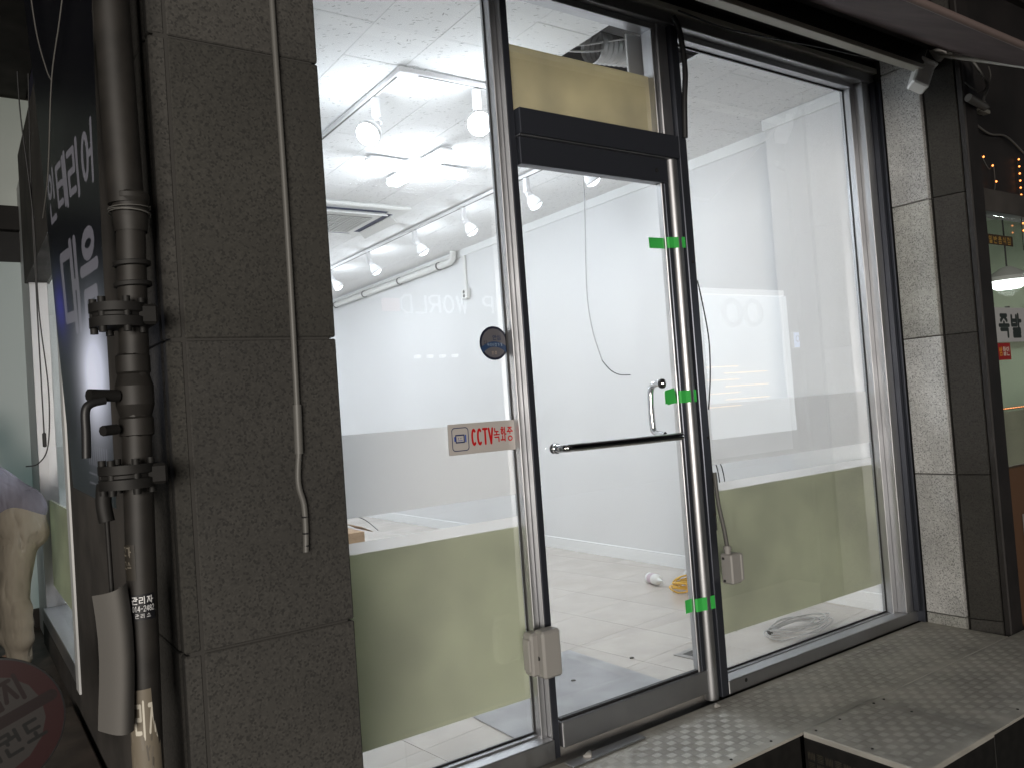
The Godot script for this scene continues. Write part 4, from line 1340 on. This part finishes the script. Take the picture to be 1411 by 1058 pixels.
func gas_things() -> void:
	var p := thing("gas_riser", "weathered gas riser pipe with flanges and a lever valve left of the dark pillar", "pipe")
	part("pipe", Shape.new().tube([V(0.305, 3.6, 0.5), V(0.332, 1.79, 0.5)], 0.037, 20), M.gas_pipe, p)
	part("pipe", Shape.new().tube([V(0.34, 1.80, 0.5), V(0.331, 1.50, 0.5)], 0.030, 20), M.gas_pipe, p)
	part("pipe", Shape.new().tube([V(0.331, 1.5, 0.5), V(0.322, 1.13, 0.5), V(0.293, -0.25, 0.5)], 0.0305, 20), M.gas_pipe, p)
	for y in [1.66, 1.615]:
		part("band", Shape.new().lathe([Vector2(0.034, -0.006), Vector2(0.039, -0.004), Vector2(0.039, 0.004), Vector2(0.034, 0.006)], Transform3D(Basis(Vector3.BACK, 0.05), V(0.336, y, 0.5)), 20), M.flange_iron, p)
	part("reducer", Shape.new().lathe([Vector2(0.033, -0.03), Vector2(0.036, 0.0), Vector2(0.036, 0.03), Vector2(0.041, 0.04), Vector2(0.041, 0.05), Vector2(0.038, 0.055)], Transform3D(Basis.IDENTITY, V(0.339, 1.76, 0.5)), 20), M.gas_pipe, p)
	for y in [1.545, 1.205]:
		var f := part("bracket", B(0.262, 0.375, y - 0.022, y + 0.022, 0.46, 0.55, 0.006), M.flange_iron, p)
		part("flange", Shape.new().lathe([Vector2(0.0, -0.026), Vector2(0.056, -0.026), Vector2(0.056, -0.006), Vector2(0.05, -0.003), Vector2(0.05, 0.003), Vector2(0.056, 0.006), Vector2(0.056, 0.024), Vector2(0.0, 0.024)], Transform3D(Basis.IDENTITY, V(0.30, y, 0.515)), 24), M.flange_iron, f)
		for k in 6:
			var a := TAU * k / 6.0 + 0.3
			part("bolt", Shape.new().tube([V(0.30 + cos(a) * 0.047, y - 0.038, 0.515 + sin(a) * 0.047), V(0.30 + cos(a) * 0.047, y + 0.036, 0.515 + sin(a) * 0.047)], 0.0085, 6), M.flange_iron, f)
	# the ball valve
	var v := part("valve", Shape.new().lathe([Vector2(0.037, -0.09), Vector2(0.045, -0.085), Vector2(0.045, -0.05), Vector2(0.041, -0.045), Vector2(0.05, -0.02), Vector2(0.05, 0.02), Vector2(0.041, 0.045), Vector2(0.045, 0.05), Vector2(0.045, 0.085), Vector2(0.037, 0.09)], Transform3D(Basis.IDENTITY, V(0.327, 1.375, 0.5)).scaled_local(V(0.78, 1, 0.78)), 8), M.gas_pipe, p)
	part("stem", Shape.new().tube([V(0.29, 1.375, 0.52), V(0.232, 1.378, 0.545)], 0.013, 10), M.flange_iron, v)
	part("lever", Shape.new().tube(smooth([V(0.262, 1.366, 0.54), V(0.235, 1.36, 0.548), V(0.224, 1.345, 0.55), V(0.223, 1.30, 0.55), V(0.221, 1.25, 0.55)], 5), 0.0088, 10), M.rubber, v)
	part("drain_screw", Shape.new().tube([V(0.285, 1.305, 0.52), V(0.255, 1.303, 0.54)], 0.011, 8), M.flange_iron, v)
	# wire wound round the pipe
	var wound := []
	for k in 46:
		var a := TAU * k / 15.0
		wound.append(V(0.338 + cos(a) * 0.0425, 1.765 + 0.004 * sin(a * 0.7) + k * 0.0005, 0.5 + sin(a) * 0.0455))
	part("wire_tie", Shape.new().tube(wound, 0.0012, 5), M.conduit, p)
	part("side_branch", Shape.new().tube(smooth([V(0.262, 1.19, 0.47), V(0.258, 1.15, 0.47), V(0.262, 1.11, 0.475)], 4), 0.016, 10), M.flange_iron, p)
	part("side_branch", Shape.new().tube([V(0.262, 1.12, 0.475), V(0.264, 0.93, 0.475)], 0.005, 8), M.flange_iron, p)
	# stickers wrapped on the pipe
	var im := blank(128, 128, Color(0.02, 0.02, 0.05))
	write(im, "관리자", Vector2(6, 12), Vector2(32, 34), 8, 5, Color(0.85, 0.85, 0.85))
	write(im, "014-2482", Vector2(6, 58), Vector2(11, 26), 4, 3.5, Color(0.8, 0.8, 0.8))
	write(im, "관리소", Vector2(20, 96), Vector2(20, 20), 10, 3, Color(0.75, 0.75, 0.75))
	wrap_sticker("pipe_sticker", im, 0.901, 0.955, -2.5, -0.9, "black sticker with a white telephone number wrapped on the gas pipe", p)
	im = blank(128, 160, Color(0.16, 0.145, 0.12))
	write(im, "고가", Vector2(10, 10), Vector2(40, 44), 8, 6, Color(0.42, 0.4, 0.36))
	write(im, "고스", Vector2(14, 76), Vector2(36, 36), 8, 5, Color(0.4, 0.38, 0.34))
	wrap_sticker("pipe_sticker", im, 0.985, 1.06, -3.3, -2.1, "small worn grey sticker on the gas pipe above the black sticker", p)
	im = blank(256, 384, Color(0.42, 0.39, 0.34))
	write(im, "리자", Vector2(62, 30), Vector2(62, 84), 18, 11, Color(0.75, 0.73, 0.68))
	for k in 50:
		var a := Vector2(rng.randf_range(0, 256), rng.randf_range(110, 384))
		stroke(im, [a, a + Vector2(rng.randfn(0, 12), rng.randfn(0, 30))], rng.randf_range(3, 16), Color(0.3, 0.28, 0.25).lerp(Color(0.5, 0.47, 0.42), rng.randf()))
	put(im, lines("0,1 .2,.1 .5,.8 .8,0 1,1"), Rect2(110, 280, 70, 60), 16, Color(0.12, 0.26, 0.4))
	stroke(im, [Vector2(215, 20), Vector2(222, 190), Vector2(210, 370)], 18, Color(0.13, 0.12, 0.11))
	wrap_sticker("torn_flyer", im, 0.42, 0.758, -3.1, -0.2, "torn faded flyer wrapped round the foot of the gas pipe", p)
	# loose sheet hanging by the pipe
	var sheet := Shape.new()
	for k in 24:
		var a := k / 24.0
		var b := (k + 1) / 24.0
		for j in 6:
			var t0 := j / 6.0
			var t1 := (j + 1) / 6.0
			var q := []
			for e in [[a, t0], [b, t0], [b, t1], [a, t1]]:
				var x: float = lerpf(0.222, 0.285, e[0]) + 0.006 * sin(e[1] * 4.0)
				q.append(V(x, 0.965 - 0.27 * e[1] + 0.02 * e[0] - 0.03 * e[0] * e[1], 0.505 + 0.05 * sin(e[0] * 2.6) + 0.015 * e[1]))
			var n: Vector3 = (q[1] - q[0]).cross(q[3] - q[0]).normalized()
			if n.z < 0:
				n = -n
			sheet.quad(q[0], q[1], q[2], q[3], n)
			sheet.quad(q[0] - n * 0.0006, q[1] - n * 0.0006, q[2] - n * 0.0006, q[3] - n * 0.0006, -n)
	solo("loose_sheet", sheet, M.paper, "blank curling paper sheet hanging on the left side of the gas pipe", "paper")
	# navy banner hung edge-on behind the pipe
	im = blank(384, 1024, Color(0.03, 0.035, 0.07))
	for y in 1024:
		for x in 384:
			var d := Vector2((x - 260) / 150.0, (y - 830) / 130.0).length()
			var c := im.get_pixel(x, y).lerp(Color(0.92, 0.93, 0.97), clampf(exp(-d * d * 1.1), 0, 1) * 0.85)  # bright spot of light painted into the print, with its violet tinge
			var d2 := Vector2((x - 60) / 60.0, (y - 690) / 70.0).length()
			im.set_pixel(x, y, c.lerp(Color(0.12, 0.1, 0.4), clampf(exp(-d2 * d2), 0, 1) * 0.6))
	# the same spot of light again, painted as a glow map; no lamp behind
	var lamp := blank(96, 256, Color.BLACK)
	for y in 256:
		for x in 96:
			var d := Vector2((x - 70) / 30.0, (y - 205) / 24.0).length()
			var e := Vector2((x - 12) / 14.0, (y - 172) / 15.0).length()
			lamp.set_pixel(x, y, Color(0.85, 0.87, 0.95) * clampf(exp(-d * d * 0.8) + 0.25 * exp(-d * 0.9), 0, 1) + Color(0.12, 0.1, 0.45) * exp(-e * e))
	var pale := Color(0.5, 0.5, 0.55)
	write(im, "인테리어", Vector2(40, 430), Vector2(66, 92), 16, 13, pale)
	write(im, "대음", Vector2(100, 590), Vector2(112, 150), 22, 20, pale)
	for k in 9:
		stroke(im, [Vector2(190 + k * 18, 940), Vector2(190 + k * 18, 968)], 5, Color(0.5, 0.5, 0.56))
	for k in 2:
		stroke(im, [Vector2(180, 984 + k * 16), Vector2(340, 984 + k * 16)], 3, Color(0.45, 0.45, 0.5))
	var bn := thing("navy_banner", "navy banner with white lettering hung edge on behind the gas pipe", "banner")
	var face := Shape.new()
	var tl := V(0.243, 2.70, -0.50)
	var bl := V(0.264, 1.16, -0.11)
	var tr := V(0.296, 2.66, 0.43)
	var br := V(0.29, 1.13, 0.42)
	for k in 12:
		for j in 8:
			var q := []
			var uv := []
			for e in [[j, k], [j + 1, k], [j + 1, k + 1], [j, k + 1]]:
				var u: float = e[0] / 8.0
				var w: float = e[1] / 12.0
				var at := tl.lerp(tr, u).lerp(bl.lerp(br, u), w)
				at.x += 0.006 * sin(u * 7.0 + w * 5.0) * (1.0 - w)
				q.append(at)
				uv.append(Vector2(u, w))
			var n := V(-1, 0, 0)
			face.tri(q[0], q[1], q[2], n, n, n, uv[0], uv[1], uv[2])
			face.tri(q[0], q[2], q[3], n, n, n, uv[0], uv[2], uv[3])
	var painted_glow_print := printed("banner_print", im, 0.35)
	painted_glow_print.emission_enabled = true
	painted_glow_print.emission_texture = ImageTexture.create_from_image(lamp)
	painted_glow_print.emission = Color.BLACK
	painted_glow_print.emission_energy_multiplier = 0.5
	part("painted_glow_print", face, painted_glow_print, bn)
	part("back", Shape.new().box(V(0.29, 1.9, -0.02), V(0.008, 1.45, 0.5), 0.002, Basis(Vector3.UP, 0.03)), M.black_plastic, bn)
	part("cord", Shape.new().tube(smooth([V(0.236, 2.75, -0.3), V(0.24, 2.45, -0.16), V(0.246, 2.28, -0.02), V(0.25, 2.22, 0.05)], 5), 0.002, 5), M.conduit, bn)
	part("cord", Shape.new().tube(smooth([V(0.28, 2.5, 0.35), V(0.262, 2.33, 0.18), V(0.25, 2.22, 0.05), V(0.245, 2.02, -0.1), V(0.24, 1.93, -0.25)], 5), 0.002, 5), M.conduit, bn)
	# conduit on the dark pillar
	var c := thing("pillar_conduit", "thin pale plastic conduit fixed down the face of the dark pillar", "conduit")
	part("trunking", Shape.new().tube(smooth([V(0.70, 3.0, 0.462), V(0.70, 2.4, 0.462), V(0.702, 1.8, 0.463), V(0.698, 1.35, 0.463), V(0.694, 1.22, 0.463)], 4), 0.0075, 10), M.conduit, c)
	part("sleeve", Shape.new().tube([V(0.698, 1.335, 0.463), V(0.695, 1.215, 0.463)], 0.011, 10), M.conduit, c)
	part("tail", Shape.new().tube(smooth([V(0.695, 1.22, 0.463), V(0.689, 1.165, 0.463), V(0.69, 1.13, 0.463), V(0.699, 1.09, 0.463), V(0.70, 1.03, 0.462), V(0.697, 0.975, 0.462)], 5), 0.0075, 10), M.conduit, c)
	for y in [1.06, 1.02, 0.99]:
		part("strap", Shape.new().lathe([Vector2(0.0078, -0.002), Vector2(0.0086, 0), Vector2(0.0078, 0.002)], Transform3D(Basis.IDENTITY, V(0.6995, y, 0.462)), 10), M.rubber, c)
	# round prohibition sign
	im = blank(512, 512, Color(0.17, 0.16, 0.155))  # all sign colours darkened to hold the shade of the passage mouth
	var crimson := Color(0.14, 0.015, 0.02)
	put(im, [loop_of(0.5, 0.5, 0.44, 0.44)], Rect2(0, 0, 512, 512), 66, crimson)
	stroke(im, [Vector2(30, 262), Vector2(482, 262)], 44, Color(0.07, 0.01, 0.014))
	write(im, "주차금지", Vector2(92, 118), Vector2(74, 100), 10, 15, Color(0.07, 0.005, 0.01))
	write(im, "태권도", Vector2(182, 310), Vector2(66, 84), 16, 13, Color(0.03, 0.03, 0.03))
	var rd := PackedVector2Array()
	for k in 48:
		rd.append(Vector2(cos(TAU * k / 48), sin(TAU * k / 48)) * 0.205)
	var sg := thing("parking_sign", "round red rimmed no parking sign with black lettering at the passage mouth", "sign")
	sg.position = V(0.05, 0.43, -0.6)
	var tilt := Basis(Vector3.BACK, 0.36)
	part("disc", Shape.new().plate(rd, 0.006, Transform3D(tilt, Vector3.ZERO)), printed("sign_print", im, 0.4), sg)
	part("rim", Shape.new().lathe([Vector2(0.203, -0.008), Vector2(0.209, -0.006), Vector2(0.209, 0.002), Vector2(0.204, 0.003)], Transform3D(Basis(Vector3.RIGHT, PI / 2), Vector3.ZERO), 48), M.black_plastic, sg)
	part("stake", Shape.new().tube([V(-0.02, -0.15, -0.02), V(-0.02, -0.55, -0.02)], 0.014, 10), M.flange_iron, sg)
	part("base", Shape.new().lathe([Vector2(0.14, 0), Vector2(0.13, 0.04), Vector2(0.02, 0.06), Vector2(0, 0.06)], Transform3D(Basis.IDENTITY, V(-0.02, -0.59, -0.02)), 20), M.rubber, sg)


func wrap_sticker(called: String, im: Image, y0: float, y1: float, a0: float, a1: float, label: String, _p: Node3D) -> void:
	var s := Shape.new()
	var r := 0.0312
	var cx := 0.307 + 0.021 * ((y0 + y1) / 2 - 0.42)
	var rough := 12
	for k in rough:
		var q := []
		for e in [k, k + 1]:
			var t: float = float(e) / rough
			var a := lerpf(-a0, -a1, t)
			q.append([V(cx + cos(a) * r, 0, 0.5 + sin(a) * r), V(cos(a), 0, sin(a)), t])
		var d := V(0, y1, 0)
		var b := V(0, y0, 0)
		s.tri(q[0][0] + d, q[1][0] + d, q[1][0] + b, q[0][1], q[1][1], q[1][1], Vector2(q[0][2], 0), Vector2(q[1][2], 0), Vector2(q[1][2], 1))
		s.tri(q[0][0] + d, q[1][0] + b, q[0][0] + b, q[0][1], q[1][1], q[0][1], Vector2(q[0][2], 0), Vector2(q[1][2], 1), Vector2(q[0][2], 1))
	solo(called, s, printed(called + str(used.get(called, 0)), im, 0.6), label, "sticker" if called == "pipe_sticker" else "flyer")


func next_shop() -> void:
	var n := thing("next_shop", "neighbouring shop with a lit glass front at the right edge", "shop")
	part("back_wall", B(4.5, 9.0, -0.26, 3.2, -2.6, -2.5), M.pale_green, n)
	part("side_wall", B(4.42, 4.5, -0.26, 3.2, -2.6, 0.33), M.pale_green, n)
	part("side_wall", B(8.0, 8.1, -0.26, 3.2, -2.5, 0.33), M.pale_green, n)
	part("ceiling", B(4.5, 8.0, 2.7, 2.8, -2.5, 0.3), M.trim_white, n)
	part("floor", B(4.5, 8.0, -0.3, -0.2, -2.5, 0.33), M.side_plaster, n)
	part("head", B(4.40, 8.0, 2.13, 2.25, 0.30, 0.40, 0.004), M.side_plaster, n)
	part("fascia", B(4.40, 8.0, 2.255, 3.4, 0.27, 0.36, 0.004), M.brown_board, n)
	part("stall_board", B(4.40, 8.0, -0.26, 0.79, 0.31, 0.39, 0.004), M.wood, n)
	part("pane", B(4.40, 8.0, 0.792, 2.128, 0.3498, 0.3502), M.glass, n)
	part("lower_film", B(4.40, 8.0, 0.792, 1.08, 0.344, 0.345), M.green_film, n)
	part("shelf", B(7.6, 7.99, 1.58, 1.61, -2.4, 0.1, 0.003), M.wood, n)
	for k in 5:
		part("bottle", Shape.new().lathe([Vector2(0.05, 0.0), Vector2(0.05, 0.14), Vector2(0.02, 0.2), Vector2(0.02, 0.26), Vector2(0.0, 0.26)], Transform3D(Basis.IDENTITY, V(7.8, 1.61, -1.0 + 0.2 * k)), 12), M.conduit, n)
	var l := thing("pendant_lamp", "bright white pendant lamp inside the neighbouring shop", "lamp")
	var at := V(6.24, 1.93, -0.3)
	part("shade", Shape.new().lathe([Vector2(0.16, 0.0), Vector2(0.15, 0.03), Vector2(0.04, 0.10), Vector2(0.0, 0.11)], Transform3D(Basis.IDENTITY, at), 24), M.trim_white, l)
	part("bulb", Shape.new().lathe([Vector2(0.0, -0.06), Vector2(0.08, -0.052), Vector2(0.135, -0.018), Vector2(0.15, 0.005)], Transform3D(Basis.IDENTITY, at), 24), M.pendant_glow, l)
	part("cord", Shape.new().tube([at + V(0, 0.1, 0), at + V(0, 0.77, 0)], 0.006, 6), M.rubber, l)
	omni("pendant_bulb", at + V(0, -0.025, 0), 0.75, 0.08, Color(0.95, 1.0, 0.97))
	var im := blank(320, 144, Color(0.74, 0.74, 0.74))
	write(im, "족발", Vector2(70, 30), Vector2(84, 90), 26, 16, Color(0.13, 0.17, 0.15))
	solo("shop_poster", Shape.new().print_on(V(4.50, 1.632, 0.353), V(0.41, 0.0, 0), V(0, -0.185, 0)), printed("poster_print", im), "white poster with two big dark letters on the neighbouring shop window", "poster")
	im = blank(160, 108, Color(0.62, 0.06, 0.05))
	write(im, "할인", Vector2(78, 26), Vector2(32, 52), 6, 6, Color(0.85, 0.8, 0.75))
	write(im, "밤", Vector2(36, 26), Vector2(32, 52), 6, 6, Color(0.85, 0.6, 0.1))
	solo("red_poster", Shape.new().print_on(V(4.53, 1.442, 0.353), V(0.16, 0, 0), V(0, -0.09, 0)), printed("red_print", im), "small red poster under the white poster on the neighbouring window", "poster")
	im = blank(320, 52, Color(0.2, 0.13, 0.04))
	write(im, "일반음식점", Vector2(60, 9), Vector2(36, 34), 14, 4, Color(0.75, 0.6, 0.25))
	solo("gold_plate", Shape.new().print_on(V(4.50, 2.025, 0.353), V(0.33, 0, 0), V(0, -0.055, 0)), printed("gold_print", im), "narrow brown strip with gold letters along the neighbouring window top", "sign")
	im = blank(200, 260, Color(0.6, 0.58, 0.56))
	write(im, "단품", Vector2(46, 20), Vector2(60, 60), 14, 9, Color(0.1, 0.08, 0.08))
	write(im, "25", Vector2(60, 110), Vector2(44, 70), 14, 9, Color(0.4, 0.06, 0.05))
	solo("menu_board", Shape.new().print_on(V(4.56, 0.545, 0.395), V(0.22, 0, 0), V(0, -0.3, 0)), printed("menu_print", im), "white menu sheet with the number 25 low on the neighbouring shopfront", "sign")
	var f := thing("fairy_light_string", "string of tiny warm bulbs hanging at the neighbouring shopfront", "string lights")
	part("wire", Shape.new().tube(smooth([V(4.93, 2.47, 0.37), V(4.92, 2.2, 0.37), V(4.91, 1.95, 0.37)], 5), 0.002, 5), M.rubber, f)
	for k in 11:
		part("bulb", Shape.new().lathe([Vector2(0, -0.006), Vector2(0.005, -0.002), Vector2(0.005, 0.002), Vector2(0, 0.006)], Transform3D(Basis.IDENTITY, V(4.933 - 0.002 * k, 2.46 - 0.04 * k, 0.378)), 8), M.fairy_glow, f)
	var h := thing("fairy_light_loop", "loose loop of warm lights up under the neighbouring shop's dark canopy", "string lights")
	var loop := smooth([V(4.50, 2.43, 0.38), V(4.55, 2.36, 0.39), V(4.62, 2.40, 0.38), V(4.60, 2.28, 0.39), V(4.57, 2.22, 0.385)], 6)
	part("wire", Shape.new().tube(loop, 0.002, 5), M.conduit, h)
	for k in range(1, loop.size(), 8):
		part("bulb", Shape.new().lathe([Vector2(0, -0.006), Vector2(0.005, -0.002), Vector2(0.005, 0.002), Vector2(0, 0.006)], Transform3D(Basis.IDENTITY, loop[k] + V(0, 0, 0.006)), 8), M.fairy_glow, h)
	var g := thing("light_row", "row of tiny warm lights across the neighbouring shop window", "string lights")
	part("wire", Shape.new().tube([V(4.41, 1.09, 0.338), V(5.6, 1.09, 0.338)], 0.003, 5), M.rubber, g)
	for k in 26:
		part("bulb", Shape.new().box(V(4.44 + 0.03 * k, 1.093, 0.334), V(0.014, 0.006, 0.006), 0.002), M.fairy_glow, g)
	var t := thing("canopy_clutter", "dark wires and brackets under the neighbouring shop's canopy", "wires")
	part("wire", Shape.new().tube(smooth([V(4.42, 2.62, 0.37), V(4.6, 2.56, 0.38), V(4.8, 2.57, 0.38), V(5.0, 2.5, 0.38)], 6), 0.006, 6), M.conduit, t)
	part("bracket", B(4.5, 4.6, 2.66, 2.68, 0.362, 0.40, 0.003), M.pale_metal, t)


func across_the_street() -> void:
	var b := thing("building_across", "dark building across the street, seen only as reflections", "building")
	part("wall", B(-14, 26, -0.26, 9.0, 8.4, 9.0), M.brown_board, b)
	var o := thing("optician_front", "lit optician's shopfront across the street, reflected in the right window", "shop")
	part("lit_window", B(11.95, 14.6, 0.0, 3.3, 8.2, 8.38), M.far_window, o)
	part("light_strip", B(11.95, 14.6, 3.22, 3.34, 8.12, 8.195), M.far_strip, o)
	for k in 7:
		part("lit_shelf", B(12.1 + 0.5 * (k % 2), 13.0 + 0.9 * (k % 2), 1.0 + 0.13 * k, 1.02 + 0.13 * k, 8.15, 8.19), M.far_warm, o)
	for s in [-1.0, 1.0]:
		var ring := []
		for k in 25:
			ring.append(V(13.25 + s * 0.32 + 0.25 * cos(TAU * k / 24), 2.86 + 0.25 * sin(TAU * k / 24), 8.14))
		part("spectacle_ring", Shape.new().tube(ring, 0.05, 8), M.brown_board, o)
	var q := thing("box_sign", "small square lit sign with a spectacles mark across the street", "sign")
	part("case", B(14.63, 15.05, 2.10, 2.45, 8.0, 8.06, 0.01), M.trim_white, q)
	part("lit_face", B(14.65, 15.03, 2.12, 2.43, 7.994, 7.999), M.far_blue, q)
	for s in [-1.0, 1.0]:
		var ring := []
		for k in 17:
			ring.append(V(14.84 + s * 0.075 + 0.06 * cos(TAU * k / 16), 2.30 + 0.06 * sin(TAU * k / 16), 7.99))
		part("mark", Shape.new().tube(ring, 0.008, 6), M.navy, q)
	var t := thing("letter_sign", "row of white lit letters reading P WORLD across the street", "sign")
	var x := 7.22
	for ch in "P WORLD":
		if ch != " ":
			var s := Shape.new()
			for l in latin(ch):
				var pts := []
				for p in l:
					pts.append(V(x - p.x * 0.17, 3.08 - p.y * 0.26, 8.2))
				s.tube(pts, 0.02, 6)
			part("lit_letter", s, M.far_letters, t)
		x -= 0.245
	var r := thing("lit_window_row", "row of small ceiling lamps in a shop across the street", "lamp")
	for k in 4:
		part("lamp", B(5.78 + 0.22 * k, 5.86 + 0.22 * k, 2.13, 2.18, 8.2, 8.3, 0.01), M.far_strip, r)
	part("lit_red_sign", B(5.35, 5.62, 2.86, 3.05, 8.3, 8.38), M.far_red, r)
	var c := thing("added_store", "unseen lit store front added across the street to light the pillars and pavement", "shop")
	part("lit_window", B(-7.6, -2.2, 0.3, 3.0, 8.2, 8.38), M.far_window, c)
	area("added_store_light", V(-4.9, 1.7, 8.1), 5.2, 2.6, Vector3.ZERO, 98.0, Color(1.0, 0.97, 0.93))  # unseen store and its light, added to fill the street side
	area("optician_light", V(13.2, 1.8, 8.0), 2.6, 2.8, Vector3.ZERO, 4.0, Color(0.95, 0.98, 1.0))


func passer_by() -> void:
	var p := thing("person", "person in a grey shirt and beige trousers leaning over in the passage", "person", V(0.0, -0.16, -3.8))
	var hip := V(0.33, 0.93, 0)
	var neck := V(0.06, 1.36, 0)
	var skin := []
	for s in [-1.0, 1.0]:
		var h := hip + V(0, -0.04, 0.09 * s)
		var knee := V(0.27, 0.5, 0.1 * s)
		var ankle := V(0.29, 0.08, 0.1 * s)
		skin.append_array([[h, knee, 0.078, 0.052], [knee, ankle, 0.05, 0.036], [ankle, V(0.12, 0.03, 0.11 * s), 0.034, 0.025]])
		var sh := neck + V(0.03, -0.06, 0.17 * s)
		var elbow := V(-0.02, 1.02, 0.2 * s)
		var wrist := V(-0.12, 0.8, 0.16 * s)
		skin.append_array([[sh, elbow, 0.046, 0.037], [elbow, wrist, 0.035, 0.026], [wrist, wrist + V(-0.03, -0.07, 0), 0.028, 0.026]])
		for f in 4:
			var base := wrist + V(-0.03, -0.07, -0.024 + 0.016 * f)
			skin.append_array([[base, base + V(-0.012, -0.04, 0), 0.009, 0.009], [base + V(-0.012, -0.04, 0), base + V(0.0, -0.075 + 0.006 * absf(f - 1.5), 0), 0.0085, 0.008]])
		skin.append([wrist + V(-0.01, -0.03, -0.03 * s), wrist + V(-0.035, -0.075, -0.045 * s), 0.011, 0.009])
	skin.append_array([[hip, V(0.2, 1.14, 0), 0.125, 0.12], [V(0.2, 1.14, 0), neck + V(0.03, -0.08, 0), 0.12, 0.12], [neck + V(0.03, -0.08, -0.1), neck + V(0.03, -0.08, 0.1), 0.075, 0.075], [neck, neck + V(-0.06, 0.09, 0), 0.055, 0.052], [V(-0.03, 1.50, 0), V(-0.06, 1.56, 0), 0.085, 0.09], [V(-0.12, 1.47, 0), V(-0.14, 1.52, 0), 0.04, 0.05], [V(-0.158, 1.51, 0), V(-0.17, 1.49, 0), 0.012, 0.013], [V(-0.04, 1.53, -0.092), V(-0.03, 1.51, -0.095), 0.02, 0.014], [V(-0.04, 1.53, 0.092), V(-0.03, 1.51, 0.095), 0.02, 0.014]])
	part("body", body(skin, 0.03, 0.013), M.skin, p)
	part("hair", body([[V(-0.015, 1.55, 0), V(-0.04, 1.60, 0), 0.1, 0.095], [V(0.03, 1.49, 0), V(0.01, 1.56, 0), 0.07, 0.085]], 0.03, 0.015), M.hair, p)
	var tr := [[hip + V(0.0, 0.03, -0.06), hip + V(0.0, 0.03, 0.06), 0.15, 0.15], [hip + V(0.06, -0.06, -0.08), hip + V(0.06, -0.06, 0.08), 0.105, 0.105]]
	for s in [-1.0, 1.0]:
		tr.append_array([[hip + V(0, -0.04, 0.09 * s), V(0.275, 0.5, 0.1 * s), 0.112, 0.085], [V(0.275, 0.5, 0.1 * s), V(0.29, 0.09, 0.1 * s), 0.084, 0.07]])
		for k in 3:
			tr.append([V(0.25, 0.42 - 0.09 * k, 0.1 * s - 0.05), V(0.30, 0.40 - 0.09 * k, 0.1 * s + 0.05), 0.08, 0.075])
	part("trousers", body(tr, 0.03, 0.014), M.trousers, p)
	var st := [[hip + V(-0.02, 0.1, 0), V(0.2, 1.14, 0), 0.165, 0.15], [V(0.2, 1.14, 0), neck + V(0.03, -0.08, 0), 0.15, 0.135], [neck + V(0.03, -0.08, -0.12), neck + V(0.03, -0.08, 0.12), 0.095, 0.095], [V(0.36, 1.02, -0.06), V(0.36, 1.02, 0.06), 0.13, 0.13]]
	for s in [-1.0, 1.0]:
		st.append([neck + V(0.03, -0.07, 0.17 * s), V(0.0, 1.1, 0.2 * s), 0.075, 0.065])
	part("shirt", body(st, 0.035, 0.015), M.shirt, p)
	for s in [-1.0, 1.0]:
		part("shoe", body([[V(0.3, 0.045, 0.1 * s), V(0.12, 0.035, 0.11 * s), 0.05, 0.04]], 0.02, 0.012), M.shoe, p)
